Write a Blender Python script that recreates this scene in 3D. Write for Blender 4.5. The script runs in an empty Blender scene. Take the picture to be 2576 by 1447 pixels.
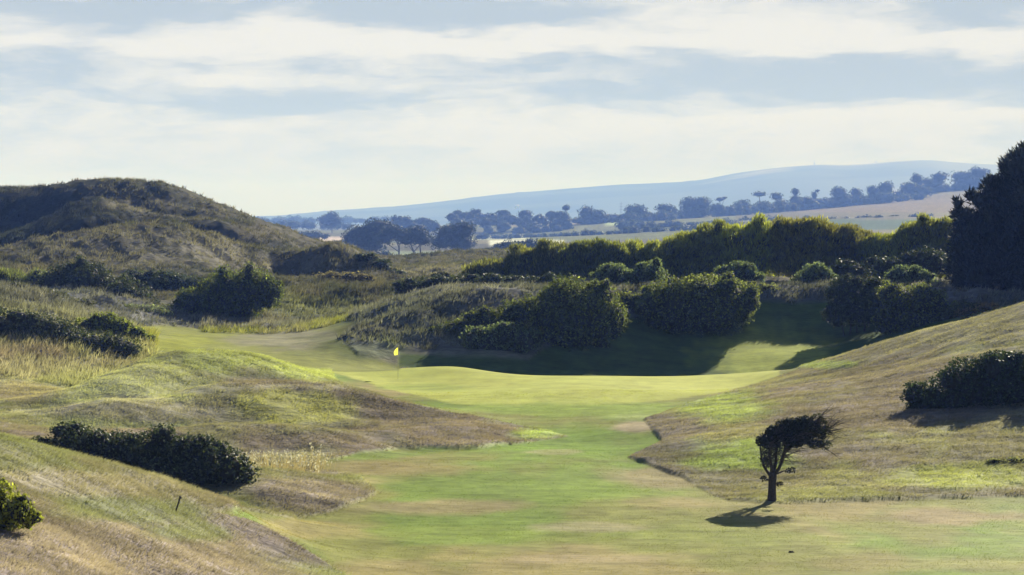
import bpy, math, random
import numpy as np
from mathutils import Vector

# ------------------------------------------------------------------ camera, sky, sun, exposure
scene = bpy.context.scene
COL = scene.collection
F = 5575.0            # focal length in pixels of a 2575 px wide picture
CX, HY = 1287.5, 550.0   # column of the optical axis, row of the horizon
CZ = 12.0             # eye height above the datum
SUN_AZ, SUN_EL = math.radians(26.0), math.radians(24.5)

cam_d = bpy.data.cameras.new("camera")
cam_d.sensor_width = 36.0
cam_d.lens = 36.0 * F / 2575.0
cam_d.shift_y = -(723.5 - HY) / 2575.0
cam_d.clip_start, cam_d.clip_end = 0.5, 40000.0
cam = bpy.data.objects.new("camera", cam_d)
cam.location = (0, 0, CZ)
cam.rotation_euler = (math.pi / 2, 0, 0)
COL.objects.link(cam)
scene.camera = cam

scene.view_settings.view_transform = 'Standard'
scene.view_settings.look = 'None'
scene.view_settings.gamma = 1.0
scene.view_settings.exposure = 1.15
scene.view_settings.use_curve_mapping = False

sun_d = bpy.data.lights.new("sun", 'SUN')
sun_d.energy = 5.0
sun_d.angle = math.radians(0.5)
sun_d.color = (1.0, 0.94, 0.84)
sun = bpy.data.objects.new("sun", sun_d)
to_sun = Vector((math.sin(SUN_AZ) * math.cos(SUN_EL), math.cos(SUN_AZ) * math.cos(SUN_EL), math.sin(SUN_EL)))
sun.rotation_euler = to_sun.to_track_quat('Z', 'Y').to_euler()
sun.location = to_sun * 400
COL.objects.link(sun)

cy = scene.cycles
cy.use_denoising = True
cy.max_bounces = 6
cy.diffuse_bounces = 3
cy.glossy_bounces = 2
cy.transmission_bounces = 3
cy.volume_bounces = 1
cy.transparent_max_bounces = 8
cy.caustics_reflective = cy.caustics_refractive = False


class NT:
    """small helper to wire shader nodes"""
    def __init__(self, tree):
        self.t = tree
    def n(self, kind, **kw):
        nd = self.t.nodes.new(kind)
        for k, v in kw.items():
            setattr(nd, k, v)
        return nd
    def l(self, a, b):
        self.t.links.new(a, b)
    def put(self, sock, v):
        if isinstance(v, bpy.types.NodeSocket):
            self.l(v, sock)
        else:
            sock.default_value = v
    def m(self, op, a, b=None, c=None, clamp=False):
        nd = self.n('ShaderNodeMath', operation=op, use_clamp=clamp)
        self.put(nd.inputs[0], a)
        if b is not None: self.put(nd.inputs[1], b)
        if c is not None: self.put(nd.inputs[2], c)
        return nd.outputs[0]
    def rng(self, v, a, b, c=0.0, d=1.0, kind='SMOOTHSTEP'):
        nd = self.n('ShaderNodeMapRange', interpolation_type=kind)
        self.put(nd.inputs[0], v)
        for i, q in enumerate((a, b, c, d)): nd.inputs[i + 1].default_value = q
        return nd.outputs[0]
    def mix(self, f, a, b, blend='MIX'):
        nd = self.n('ShaderNodeMix', data_type='RGBA', blend_type=blend)
        self.put(nd.inputs[0], f); self.put(nd.inputs[6], a); self.put(nd.inputs[7], b)
        return nd.outputs[2]
    def noise(self, vec, scale, detail=4.0, rough=0.55, dim='3D', dist=0.0):
        nd = self.n('ShaderNodeTexNoise', noise_dimensions=dim)
        if vec is not None: self.l(vec, nd.inputs['Vector'])
        nd.inputs['Scale'].default_value = scale
        nd.inputs['Detail'].default_value = detail
        nd.inputs['Roughness'].default_value = rough
        nd.inputs['Distortion'].default_value = dist
        return nd.outputs['Fac']
    def xyz(self, x, y, z):
        nd = self.n('ShaderNodeCombineXYZ')
        for i, q in enumerate((x, y, z)): self.put(nd.inputs[i], q)
        return nd.outputs[0]


def make_world():
    w = bpy.data.worlds.new("World")
    scene.world = w
    w.use_nodes = True
    g = NT(w.node_tree)
    bg = w.node_tree.nodes['Background']
    sky = g.n('ShaderNodeTexSky', sky_type='NISHITA', sun_disc=False)
    sky.sun_elevation, sky.sun_rotation = SUN_EL, SUN_AZ
    sky.air_density, sky.dust_density, sky.ozone_density = 1.0, 0.6, 1.5
    tc = g.n('ShaderNodeTexCoord')
    sp = g.n('ShaderNodeSeparateXYZ')
    g.l(tc.outputs['Generated'], sp.inputs[0])
    az = g.m('ARCTAN2', sp.outputs[0], sp.outputs[1])
    el = g.m('ARCSINE', sp.outputs[2])
    # cloud coordinates: long flat banks of cloud seen near the horizon
    base = g.xyz(g.m('MULTIPLY', az, 7.0), g.m('MULTIPLY', el, 46.0), 3.7)
    wn = g.n('ShaderNodeTexNoise'); g.l(base, wn.inputs['Vector'])
    wn.inputs['Scale'].default_value = 1.3; wn.inputs['Detail'].default_value = 9.0; wn.inputs['Roughness'].default_value = 0.62
    ws = g.n('ShaderNodeSeparateColor'); g.l(wn.outputs['Color'], ws.inputs[0])
    az2 = g.m('ADD', az, g.m('MULTIPLY', g.m('SUBTRACT', ws.outputs[0], 0.5), 0.085))
    el2 = g.m('ADD', el, g.m('MULTIPLY', g.m('SUBTRACT', ws.outputs[1], 0.5), 0.030))
    total = None
    # banks: (column, row, half-width, half-height, weight); + bright, - grey
    banks = [(330, 30, 420, 34, -0.85), (1150, 34, 380, 36, -0.9), (2480, 30, 160, 46, -0.9), (2150, 45, 130, 22, -0.4),
             (740, 62, 110, 40, 0.75), (1950, 50, 300, 40, 0.55), (1300, 112, 1300, 26, 0.75), (2520, 128, 90, 30, 0.6),
             (130, 195, 230, 48, -0.65), (2150, 212, 620, 58, -0.85), (800, 256, 420, 34, -0.75), (1300, 150, 700, 26, -0.2),
             (1250, 262, 240, 30, 0.55), (1420, 246, 170, 30, -0.7), (2250, 300, 560, 28, 0.6), (600, 196, 360, 18, 0.35), (1200, 330, 1100, 36, 0.3),
             (60, 330, 130, 24, -0.4), (650, 340, 160, 14, -0.25)]
    for px, py, sx, sy, wt in banks:
        da = g.m('DIVIDE', g.m('SUBTRACT', az2, (px - CX) / F), sx / F)
        de = g.m('DIVIDE', g.m('SUBTRACT', el2, (HY - py) / F), sy / F)
        r2 = g.m('ADD', g.m('MULTIPLY', da, da), g.m('MULTIPLY', de, de))
        gsn = g.m('MULTIPLY', g.m('EXPONENT', g.m('MULTIPLY', r2, -1.0)), wt)
        total = gsn if total is None else g.m('ADD', total, gsn)
    fine = g.noise(g.xyz(g.m('MULTIPLY', az2, 26.0), g.m('MULTIPLY', el2, 110.0), 1.3), 1.0, 10.0, 0.7)
    # cloud deck overhead: same deck, seen from below
    zc = g.m('MAXIMUM', sp.outputs[2], 0.06)
    deck = g.xyz(g.m('DIVIDE', sp.outputs[0], zc), g.m('DIVIDE', sp.outputs[1], zc), 0.4)
    dn = g.noise(deck, 0.7, 6.0, 0.55)
    up = g.rng(el, 0.085, 0.20)
    v = g.m('ADD', g.m('MULTIPLY', total, 0.85), g.m('MULTIPLY', g.m('SUBTRACT', fine, 0.46), 2.1))
    lowfac = g.rng(v, -0.45, 0.45)
    cl = g.mix(lowfac, (3.3, 3.78, 4.1, 1), (6.2, 6.15, 5.95, 1))
    horizon = g.rng(el, 0.0, 0.055, 0.8, 0.0)
    low = g.mix(horizon, cl, (4.35, 4.2, 3.85, 1))
    dm = g.rng(dn, 0.50, 0.66)
    skyb = g.mix(1.0, sky.outputs[0], (0.55, 0.55, 0.55, 1), 'MULTIPLY')
    high = g.mix(dm, skyb, (2.2, 2.25, 2.3, 1))
    col = g.mix(up, low, high)
    # clouds away from the sun are front-lit through thicker air and dimmer
    ca = g.m('COSINE', g.m('SUBTRACT', az, SUN_AZ))
    dim = g.rng(ca, -0.6, 0.85, 0.42, 1.0)
    col = g.mix(1.0, col, g.xyz(dim, dim, g.m('POWER', dim, 0.85)), 'MULTIPLY')
    g.l(col, bg.inputs[0])
    bg.inputs[1].default_value = 0.062
make_world()

# ------------------------------------------------------------------ numeric helpers
FAR = 1.5      # everything beyond the dunes stands this much farther than first paced out


def W(px, py, d):
    """world point seen at column px, row py at depth d"""
    return np.array([(px - CX) * d / F, d, CZ - (py - HY) * d / F])


def hash2(ix, iy, seed):
    n = (ix.astype(np.int64) * 374761393 + iy.astype(np.int64) * 668265263 + seed * 1442695041) & 0xffffffff
    n = ((n ^ (n >> 13)) * 1274126177) & 0xffffffff
    n = n ^ (n >> 16)
    return (n & 0xffff) / 65535.0


def vnoise(x, y, seed=0):
    ix, iy = np.floor(x).astype(np.int64), np.floor(y).astype(np.int64)
    fx, fy = x - ix, y - iy
    fx = fx * fx * fx * (fx * (fx * 6 - 15) + 10); fy = fy * fy * fy * (fy * (fy * 6 - 15) + 10)
    a = hash2(ix, iy, seed); b = hash2(ix + 1, iy, seed); c = hash2(ix, iy + 1, seed); d = hash2(ix + 1, iy + 1, seed)
    return (a * (1 - fx) + b * fx) * (1 - fy) + (c * (1 - fx) + d * fx) * fy - 0.5


def fbm(x, y, seed=0, octv=4, gain=0.5):
    t, amp, s = 0.0, 1.0, 0.0
    for o in range(octv):
        t = t + amp * vnoise(x * 2 ** o + 17.3 * o, y * 2 ** o - 9.1 * o, seed + o); s += amp; amp *= gain
    return t / s * 2.0


def sstep(a, b, v):
    t = np.clip((v - a) / (b - a), 0, 1)
    return t * t * (3 - 2 * t)


def poly_sd(px, py, poly):
    """signed distance (positive inside) to a polygon, in pixels"""
    poly = np.asarray(poly, float)
    inside = np.zeros(px.shape, bool)
    dmin = np.full(px.shape, 1e9)
    n = len(poly)
    for i in range(n):
        x0, y0 = poly[i]; x1, y1 = poly[(i + 1) % n]
        cond = ((y0 > py) != (y1 > py))
        if y1 != y0:
            xi = (x1 - x0) * (py - y0) / (y1 - y0) + x0
            inside ^= cond & (px < xi)
        ex, ey = x1 - x0, y1 - y0
        t = np.clip(((px - x0) * ex + (py - y0) * ey) / (ex * ex + ey * ey + 1e-9), 0, 1)
        dmin = np.minimum(dmin, (px - x0 - t * ex) ** 2 + (py - y0 - t * ey) ** 2)
    return np.where(inside, 1, -1) * np.sqrt(dmin)


# ------------------------------------------------------------------ terrain heights: survey points -> thin plate surface
# visible survey points (column, row, depth)
VIS = """
1300,1447,66 1700,1447,66 2100,1447,66 2575,1447,66 900,1447,65 2900,1447,66
1300,1350,75 1700,1350,75 2100,1350,75.5 2575,1350,76 950,1360,73 750,1350,72
1300,1250,86 1600,1250,86 1000,1250,85 1000,1180,94 1300,1180,94
1450,1140,101 1500,1090,111 1560,1050,118 1300,1150,99
1930,1266,84.5 2100,1260,85 2300,1256,85.5 2575,1250,86 2900,1248,86
1830,1260,86 1720,1205,93 1580,1150,101 1660,1110,108 1620,1055,117 1760,1010,127 1900,968,140 2000,930,150
1250,1050,119 1200,1010,127 1500,1020,125 1700,990,131 1000,985,135 1300,975,137 1600,970,140 1850,955,145
1000,955,146 900,955,143 850,965,139
830,936,149 1000,926,152 1150,922,153 1250,938,152 1500,946,152 1800,943,152 1960,932,152
2575,1150,93 2575,1000,108 2575,890,120 2575,765,135 2300,1150,95 2300,1000,112 2300,900,130
2400,815,138 2200,870,142 2050,915,147 2000,1150,97 2000,1050,109 2000,980,125 1800,1150,98 1800,1050,112 1760,1100,105
2750,1150,93 2750,1000,107 2750,870,120 2750,715,134 3000,700,134 3000,1100,93
2150,1200,91 2400,1200,90
810,1162,97 1000,1128,104 1200,1128,104.5 1310,1118,107 1430,1098,111 1320,1075,114.5
1150,1040,117 1000,1010,119 900,985,120 800,966,121 650,965,120.5 500,974,118.5 250,1012,113 0,1065,106
1180,1075,110.5 1000,1085,107 1060,1105,106.5
550,1075,103 700,1074,104 800,1083,104 900,1105,104 350,1088,102 900,1135,101
560,882,136 640,892,137 700,912,138 770,935,139 480,884,135 400,892,133.5 250,950,128 120,1003,122 0,1045,114
0,985,133 0,1014,124.5 100,976,136 150,964,139.5
0,885,146 200,885,150 0,800,160 100,820,160 230,850,158 385,885,156 0,738,170 120,746,172 230,790,172 330,832,174
450,828,190 520,850,177 600,875,164 700,850,176 700,880,162 800,830,190 800,880,163 870,808,206 900,890,161 920,850,172
520,826,193 700,826,194 850,806,206 980,735,226 850,722,223 700,737,216 560,792,206
250,740,198 400,760,206 100,705,215 0,700,215 450,800,198
860,602,260 845,612,259.5 880,612,260.5 860,715,240 1000,715,245 720,720,232
40,662,240 100,640,245 180,605,250 300,572,258 380,561,262 450,569,262 550,602,262 650,655,260
380,650,246 400,715,229 200,680,236 550,680,240 600,690,240 100,690,228 300,740,212
0,485,350 100,478,350 180,467,345 300,475,340 430,473,340 500,500,340 590,545,335 650,590,330 740,632,330
-200,490,350 -400,500,350 0,600,325 0,650,300 100,560,335 200,520,333 290,555,303 300,600,297 250,500,325 330,520,318 420,541,318 500,546,318 570,556,318 650,598,315 730,640,311 420,592,311.5 500,596,311.5 570,606,311 650,636,308 -200,640,310
1100,692,300 1050,669,340 1200,671,340 1250,692,292 1120,653,385 1200,632,420 1300,640,400 1150,705,262 1300,660,330
1000,888,163 1150,898,162 1250,905,161 1400,928,160.5 1700,948,160 1950,935,160 2100,908,160 2300,850,160
960,812,172 1100,782,172.5 1250,748,173 1400,742,175 1550,740,177 1750,740,176.8 1950,743,177 2040,746,177.2 2120,739,176.8 2300,735,177
870,842,168 1100,850,167 1250,838,167.5 1050,735,190 1200,725,190 1100,735,205 1300,712,215
1700,838,172 1950,826,173 2080,824,173 2200,815,172 1950,890,165.8 1700,895,165.8 2080,880,165.8
2450,745,176 2575,742,178 2575,790,158 2450,800,160 2800,740,178 2800,790,158
1560,560,1500 1450,565,1500 1800,545,1600 2100,520,1700 2300,490,1800 2480,470,1900 2700,465,1900
2400,512,1450 2400,553,1100 1950,555,1250 2100,550,1150 2200,530,1350
"""
# hidden ground (column, height, depth)
HID = """
560,2.1,146 400,1.7,142 250,1.45,136 480,1.9,144.5 640,2.1,147 320,1.55,139 120,1.35,129 250,1.6,144 400,2.2,152 560,2.4,154 330,1.9,148
1000,0.9,158 1150,0.75,157 1300,0.65,156.5 1500,0.6,156.5 1800,0.6,156.5 1960,0.9,156.5
2575,4.6,146 2400,3.8,148 2200,2.4,150 2750,5.2,145 2100,1.5,155 2300,2.4,155
0,4.5,186 120,4.4,188 230,4.0,186 330,3.2,184
980,4.0,236 850,4.4,234 700,4.2,228
100,5.0,280
0,9,395 200,9,395 400,8,395 600,5,390 0,2,450 300,2,450 600,1,440 800,4,380 1000,3.5,460 1300,3.5,470 1600,4,440 -300,9,400
1400,5.6,185 1700,5.7,186 2000,5.7,186 2300,5.6,186 1500,5.8,205 1800,6.0,207 2100,6.0,208 2400,5.8,205 2700,5.6,200 1250,5.2,200
1400,5,260 1800,5,260 2200,5,260 2600,5,260 3000,5,230 1600,4,340 2200,4,340 2800,4,340 3300,4,300
-500,6,240 -900,6,250 -500,5,180 -900,5,180 -500,3.5,130 -900,4,120 -900,8,340 -500,2.6,100 -900,3,90
3300,5,130 3600,5,170 3300,3.5,95 3600,3,90 3300,1.5,75 3300,5,200
300,-0.5,560 800,-0.5,560 1300,-0.3,580 1800,0,560 2300,0,560 2800,0,560 -500,-0.5,560 3500,0,560
0,-1,800 600,-1,800 1200,-1,800 1800,-0.8,800 2400,0.5,800 3000,1,800 -900,-1,900 3600,1,900
300,-1,1300 900,-1,1300 1300,-0.5,1300 -600,-1,1300 0,-1,2200 800,-1,2200 1400,3,2200 2000,14,2300 2500,34,2400 3200,30,2300
0,-1,4000 1000,-1,4000 1700,-1,3600 2200,0,3800 2700,2,3800 3500,5,4000 -1000,-1,4000
-1000,-1,8000 0,-1,8000 1000,-1,8000 2000,-1,8000 3000,-1,8000 -1000,-1,13000 0,-1,13000 1000,-1,13000 2000,-1,13000 3000,-1,13000
1300,2.2,50 2000,2.2,50 2700,2.2,50 3400,2.2,50 600,4.5,38 1300,4.5,35 2000,4.5,35 2700,4.5,35 0,6.2,34 -600,6.5,36
0,9.5,14 1300,9.5,14 2600,9.5,14 -1000,9.5,14 3500,9.5,14 1300,10.2,6 -1000,10.2,6 3600,10.2,6
"""
# the near left bank: crest, face and the hollow behind it
VIS += """
500,1030,113.2 650,1022,114.6 800,1016,116.2 300,1050,109.5 900,1032,116.2 1000,1050,115.4 120,1075,107.5
560,935,130.5 480,932,129.5 400,940,127.5 300,965,124.5 650,940,132
550,1108,101.2 700,1110,101.8 820,1115,101.8 400,1118,100
700,698,258 770,668,258.5 1025,700,260 930,652,261
0,1132,62 100,1153,63 200,1176,64 300,1200,65.5 400,1222,67 500,1246,69 580,1272,71.5
0,1250,56 200,1290,58 400,1320,61 600,1350,66 0,1447,46 300,1447,52 600,1447,58 200,1380,52 450,1390,57 750,1400,66 870,1447,65
-150,1110,61 -150,1250,55 -150,1447,45
740,1307,78.5 660,1290,76 830,1293,80 945,1243,86 900,1200,91 815,1178,95 700,1240,82 800,1240,84 700,1190,88
"""
HID += """
330,12.6,327 420,11.7,327 500,11.3,326.5 570,10.5,326 640,8.6,323
500,1.75,124 650,1.8,125.5 800,1.7,127 300,1.55,119.5 900,1.55,126 120,1.5,115 1000,1.5,124
550,1.25,110 700,1.3,111 800,1.25,111 380,1.3,108 880,1.2,109 550,1.3,96 700,1.25,95 380,1.35,95
300,3.6,283 450,3.6,286 600,3.6,284 150,4.0,275 860,2.4,290 760,2.6,284 950,2.4,288
0,3.0,76 100,2.6,78 200,2.3,79 300,2.1,80 400,1.9,80 500,1.7,80 600,1.6,81 0,2.6,90 200,2.3,92 400,2.1,91 -150,3.2,80 580,1.8,90
"""


def survey():
    P = []
    for tok in VIS.split():
        px, py, d = map(float, tok.split(','))
        if d >= 500: d *= FAR
        P.append(((px - CX) / F, math.log(d), CZ - (py - HY) * d / F))
    for tok in HID.split():
        px, z, d = map(float, tok.split(','))
        if d >= 500: z = CZ - (CZ - z) * FAR; d *= FAR
        P.append(((px - CX) / F, math.log(d), z))
    return np.array(P)


def tps(P, U, V, lam=2e-6):
    n = len(P)
    X = P[:, :2]
    def K(r2):
        return np.where(r2 > 1e-14, 0.5 * r2 * np.log(r2 + 1e-300), 0.0)
    d2 = ((X[:, None, :] - X[None, :, :]) ** 2).sum(2)
    A = np.zeros((n + 3, n + 3))
    A[:n, :n] = K(d2) + lam * np.eye(n)
    A[:n, n] = 1; A[:n, n + 1:] = X
    A[n, :n] = 1; A[n + 1:, :n] = X.T
    w = np.linalg.solve(A, np.concatenate([P[:, 2], [0, 0, 0]]))
    out = np.empty(U.size)
    uf, vf = U.ravel(), V.ravel()
    for s in range(0, U.size, 20000):
        e = min(s + 20000, U.size)
        r2 = (uf[s:e, None] - X[None, :, 0]) ** 2 + (vf[s:e, None] - X[None, :, 1]) ** 2
        out[s:e] = K(r2) @ w[:n] + w[n] + w[n + 1] * uf[s:e] + w[n + 2] * vf[s:e]
    return out.reshape(U.shape)


def catmull_axis(A, pos, axis):
    A = np.moveaxis(A, axis, 0)
    n = A.shape[0]
    i = np.clip(np.floor(pos).astype(int), 0, n - 2)
    t = (pos - i).reshape((-1,) + (1,) * (A.ndim - 1))
    p0 = A[np.clip(i - 1, 0, n - 1)]; p1 = A[i]; p2 = A[i + 1]; p3 = A[np.clip(i + 2, 0, n - 1)]
    r = 0.5 * ((2 * p1) + (-p0 + p2) * t + (2 * p0 - 5 * p1 + 4 * p2 - p3) * t ** 2 + (-p0 + 3 * p1 - 3 * p2 + p3) * t ** 3)
    return np.moveaxis(r, 0, axis)


# grid: columns in u = x / depth, rows in depth
UU = np.concatenate([np.linspace(-0.46, -0.265, 26)[:-1], np.linspace(-0.265, 0.265, 700), np.linspace(0.265, 0.46, 26)[1:]])
DD = np.concatenate([np.exp(np.linspace(math.log(6), math.log(42), 40))[:-1],
                     np.exp(np.linspace(math.log(42), math.log(470), 640)),
                     np.exp(np.linspace(math.log(470), math.log(19000), 160))[1:]])
NU, ND = len(UU), len(DD)
cu = np.linspace(-0.47, 0.47, 190)
cv = np.linspace(math.log(5.8), math.log(19600), 440)
CUg, CVg = np.meshgrid(cu, cv)
Zc = tps(survey(), CUg, CVg)
Zg = catmull_axis(Zc, (np.log(DD) - cv[0]) / (cv[1] - cv[0]), 0)
Zg = catmull_axis(Zg, (UU - cu[0]) / (cu[1] - cu[0]), 1)
Ug, Dg = np.meshgrid(UU, DD)
Xg = Ug * Dg
Yg = Dg.copy()
PXg = CX + Ug * F
PYg = HY + (CZ - Zg) * F / Dg
# zone outlines are wandering, not ruled
jit = 7.0
PXw = PXg + jit * fbm(Xg * 0.35, Yg * 0.35, 31, 3) * (90 / np.clip(Dg, 60, 400))
PYw = PYg + 0.5 * jit * fbm(Xg * 0.35, Yg * 0.35, 41, 3) * (90 / np.clip(Dg, 60, 400))

FAIR = [(905, 1500), (870, 1447), (800, 1400), (730, 1365), (620, 1318), (530, 1296), (600, 1284), (660, 1292), (740, 1306), (830, 1292), (945, 1242), (905, 1205),
        (815, 1182), (810, 1162), (900, 1140), (1000, 1128), (1200, 1128), (1300, 1118), (1430, 1098), (1320, 1075), (1150, 1040), (1000, 1010),
        (850, 965), (830, 936), (840, 900), (2000, 900), (2010, 932), (1900, 970), (1760, 1010), (1620, 1056), (1665, 1112), (1580, 1151), (1720, 1203), (1790, 1245), (1830, 1262), (1930, 1268),
        (2100, 1262), (2300, 1257), (2575, 1251), (3000, 1250), (3000, 1700), (905, 1700)]
GREEN = [(835, 936), (900, 955), (1000, 985), (1120, 1012), (1250, 1022), (1450, 1024), (1650, 1010), (1800, 992), (1900, 965), (1960, 942), (1960, 900), (835, 900)]
BACK = [(320, 822), (420, 818), (510, 826), (700, 828), (860, 802), (905, 812), (855, 850), (900, 895), (1010, 920), (1000, 940), (830, 940), (700, 914), (560, 884), (400, 890), (386, 884), (360, 850)]
sdF = poly_sd(PXw, PYw, FAIR)
sdG = poly_sd(PXw, PYw, GREEN)
sdB = poly_sd(PXw, PYw, BACK)
near = Dg < 156.5
# short grass of the far hole and of the shaded bank behind the green
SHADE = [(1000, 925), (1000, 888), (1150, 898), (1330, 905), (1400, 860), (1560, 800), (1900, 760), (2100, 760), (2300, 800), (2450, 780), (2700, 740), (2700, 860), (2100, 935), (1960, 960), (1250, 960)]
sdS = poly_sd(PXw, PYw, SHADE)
mF = np.where(near, sstep(-2.5, 2.5, sdF), 0.0)
mG = np.where(near, sstep(-3, 3, sdG), 0.0) * mF
mB = np.where((Dg > 150) & (Dg < 215), sstep(-3, 3, sdB), 0.0)
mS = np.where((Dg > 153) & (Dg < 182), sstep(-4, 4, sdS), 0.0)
mown = np.clip(mF + mB + mS, 0, 1)
far = sstep(420, 560, Dg)
dune = sstep(195, 215, Dg) * (1 - far)
rough = (1 - mown) * (1 - far) * (1 - dune)

# relief: mown turf is smooth, rough stands proud of it and is hummocky, dunes are lumpy
Zg += rough * 0.11 * sstep(40, 60, Dg)
Zg += rough * (0.10 * fbm(Xg * 0.22, Yg * 0.22, 3, 4) + 0.11 * fbm(Xg * 0.5 + Yg * .3, Yg * 0.7, 5, 4, 0.6)) * sstep(30, 60, Dg)
Zg += mF * 0.05 * fbm(Xg * 0.15, Yg * 0.15, 9, 3)
bankrough = rough * sstep(158, 170, Dg)
Zg += bankrough * 0.5 * fbm(Xg * 0.45, Yg * 0.45, 15, 4)
Zg += dune * (0.45 * fbm(Xg * 0.06, Yg * 0.06, 11, 4) + 0.65 * np.abs(fbm(Xg * 0.2, Yg * 0.16, 13, 4)) + 0.38 * fbm(Xg * 0.6, Yg * 0.5, 14, 2))
Zg += far * 0.6 * fbm(Xg * 0.01, Yg * 0.006, 12, 3)
PYg = HY + (CZ - Zg) * F / Dg


def ground_z(x, y):
    x = np.asarray(x, float); y = np.asarray(y, float)
    u = np.clip(x / y, UU[0], UU[-1]); y = np.clip(y, DD[0], DD[-1])
    fi = np.interp(u, UU, np.arange(NU)); fj = np.interp(np.log(y), np.log(DD), np.arange(ND))
    i = np.clip(fi.astype(int), 0, NU - 2); j = np.clip(fj.astype(int), 0, ND - 2)
    a, b = fi - i, fj - j
    return (Zg[j, i] * (1 - a) + Zg[j, i + 1] * a) * (1 - b) + (Zg[j + 1, i] * (1 - a) + Zg[j + 1, i + 1] * a) * b


def grid_at(A, x, y):
    u = x / y
    i = np.clip(np.round(np.interp(u, UU, np.arange(NU))).astype(int), 0, NU - 1)
    j = np.clip(np.round(np.interp(np.log(y), np.log(DD), np.arange(ND))).astype(int), 0, ND - 1)
    return A[j, i]


def hit(px, py, d0, d1):
    """depth at which the ground shows at this column and row"""
    d = np.linspace(d0, d1, 600)
    row = HY + (CZ - ground_z((px - CX) / F * d, d)) * F / d
    k = np.where(row <= py)[0]
    return float(d[k[0]]) if len(k) else d1


# ------------------------------------------------------------------ turf colours (reflectance), patch by patch
ALB = np.zeros((ND, NU, 3))


def lay(mask, col):
    ALB[:] = ALB * (1 - mask[..., None]) + mask[..., None] * np.array(col)


EDGE = [fbm(Xg * 0.45, Yg * 0.25, 50 + q, 4) for q in range(5)]


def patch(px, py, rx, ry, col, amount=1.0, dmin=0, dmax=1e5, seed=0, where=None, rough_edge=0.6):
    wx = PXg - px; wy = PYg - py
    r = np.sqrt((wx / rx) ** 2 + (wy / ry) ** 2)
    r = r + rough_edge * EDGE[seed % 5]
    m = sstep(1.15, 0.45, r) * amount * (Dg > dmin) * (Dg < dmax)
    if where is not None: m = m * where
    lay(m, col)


TAN, BROWN, OLIVE, LIME_ = (0.27, 0.225, 0.125), (0.165, 0.125, 0.085), (0.17, 0.165, 0.06), (0.20, 0.25, 0.035)
n1 = fbm(Xg * 0.10, Yg * 0.06, 71, 4); n2 = fbm(Xg * 0.35, Yg * 0.2, 75, 4); n3 = fbm(Xg * 1.3, Yg * 0.8, 79, 3)
lay(np.ones_like(Dg), (0.17, 0.155, 0.07))
lay(rough * sstep(-0.1, 0.35, n1 + 0.5 * n2), BROWN)
lay(rough * sstep(0.05, 0.45, -n1 + 0.6 * n2) * 0.7, (0.15, 0.17, 0.045))
# fairway: parched mottled turf
fw = mF * (1 - mG)
lay(fw, (0.202, 0.213, 0.07))
lay(fw * sstep(0.0, 0.4, n1 + 0.4 * n2), (0.15, 0.21, 0.048))
lay(fw * sstep(0.05, 0.45, -n1 * 1.1 + 0.5 * n2), (0.25, 0.22, 0.1))
W8 = dict(where=fw)
patch(1430, 1120, 330, 60, (0.155, 0.235, 0.045), 0.85, seed=1, **W8)
patch(1500, 1230, 230, 45, (0.165, 0.235, 0.045), 0.75, seed=2, **W8)
patch(1700, 1350, 420, 45, (0.19, 0.225, 0.06), 0.6, seed=3, **W8)
patch(1150, 1345, 230, 26, (0.175, 0.23, 0.05), 0.7, seed=4, **W8)
patch(1000, 1175, 190, 26, (0.25, 0.2, 0.105), 0.7, seed=5, **W8)
patch(1100, 1280, 260, 24, (0.25, 0.205, 0.115), 0.8, seed=6, **W8)
patch(1640, 1195, 180, 34, (0.25, 0.21, 0.125), 0.85, seed=7, **W8)
patch(1500, 1325, 170, 14, (0.3, 0.26, 0.18), 0.6, seed=8, **W8)
patch(1440, 1405, 200, 14, (0.3, 0.25, 0.16), 0.6, seed=9, **W8)
patch(2430, 1300, 280, 22, (0.28, 0.225, 0.13), 0.85, seed=10, **W8)
patch(2300, 1420, 420, 26, (0.235, 0.205, 0.095), 0.6, seed=11, **W8)
patch(750, 1330, 200, 26, (0.275, 0.23, 0.105), 0.7, seed=12, **W8)
patch(1600, 1072, 70, 16, (0.34, 0.285, 0.2), 0.9, seed=13, **W8)
patch(1640, 1045, 200, 16, (0.27, 0.31, 0.12), 0.7, seed=14, **W8)
patch(1390, 1138, 90, 8, (0.3, 0.28, 0.17), 0.6, seed=15, **W8)
lay(mG, (0.34, 0.365, 0.085))
lay(mG * sstep(-0.1, 0.5, n1) * 0.6, (0.32, 0.36, 0.09))
patch(1450, 1030, 480, 18, (0.20, 0.265, 0.055), 0.9, seed=16, where=mF)
patch(1050, 975, 140, 12, (0.22, 0.28, 0.06), 0.6, seed=17, where=mF)
# left mounds
Lm = rough * (Dg < 158)
patch(620, 905, 330, 45, (0.25, 0.275, 0.04), 0.95, seed=20, where=Lm)
patch(780, 935, 120, 32, (0.30, 0.335, 0.05), 0.9, seed=21, where=Lm)
patch(260, 965, 330, 60, (0.26, 0.265, 0.085), 0.92, dmin=108, seed=22, where=Lm, rough_edge=0.3)
patch(400, 1035, 330, 30, (0.2, 0.175, 0.11), 0.85, seed=23, where=Lm)
patch(720, 1025, 190, 42, (0.30, 0.29, 0.045), 0.95, seed=24, where=Lm, dmin=100)
patch(650, 960, 120, 14, (0.165, 0.13, 0.075), 0.8, seed=25, where=Lm)
patch(1030, 1040, 150, 38, (0.12, 0.095, 0.07), 0.9, seed=26, where=Lm)
patch(1150, 1092, 120, 26, (0.165, 0.13, 0.09), 0.9, seed=27, where=Lm)
patch(1370, 1090, 80, 22, (0.26, 0.33, 0.04), 0.95, seed=28, where=Lm)
patch(800, 1105, 210, 26, (0.17, 0.13, 0.085), 0.9, seed=29, where=Lm)
patch(780, 1240, 190, 60, (0.20, 0.155, 0.115), 0.95, seed=30, where=Lm, dmax=97)
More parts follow.
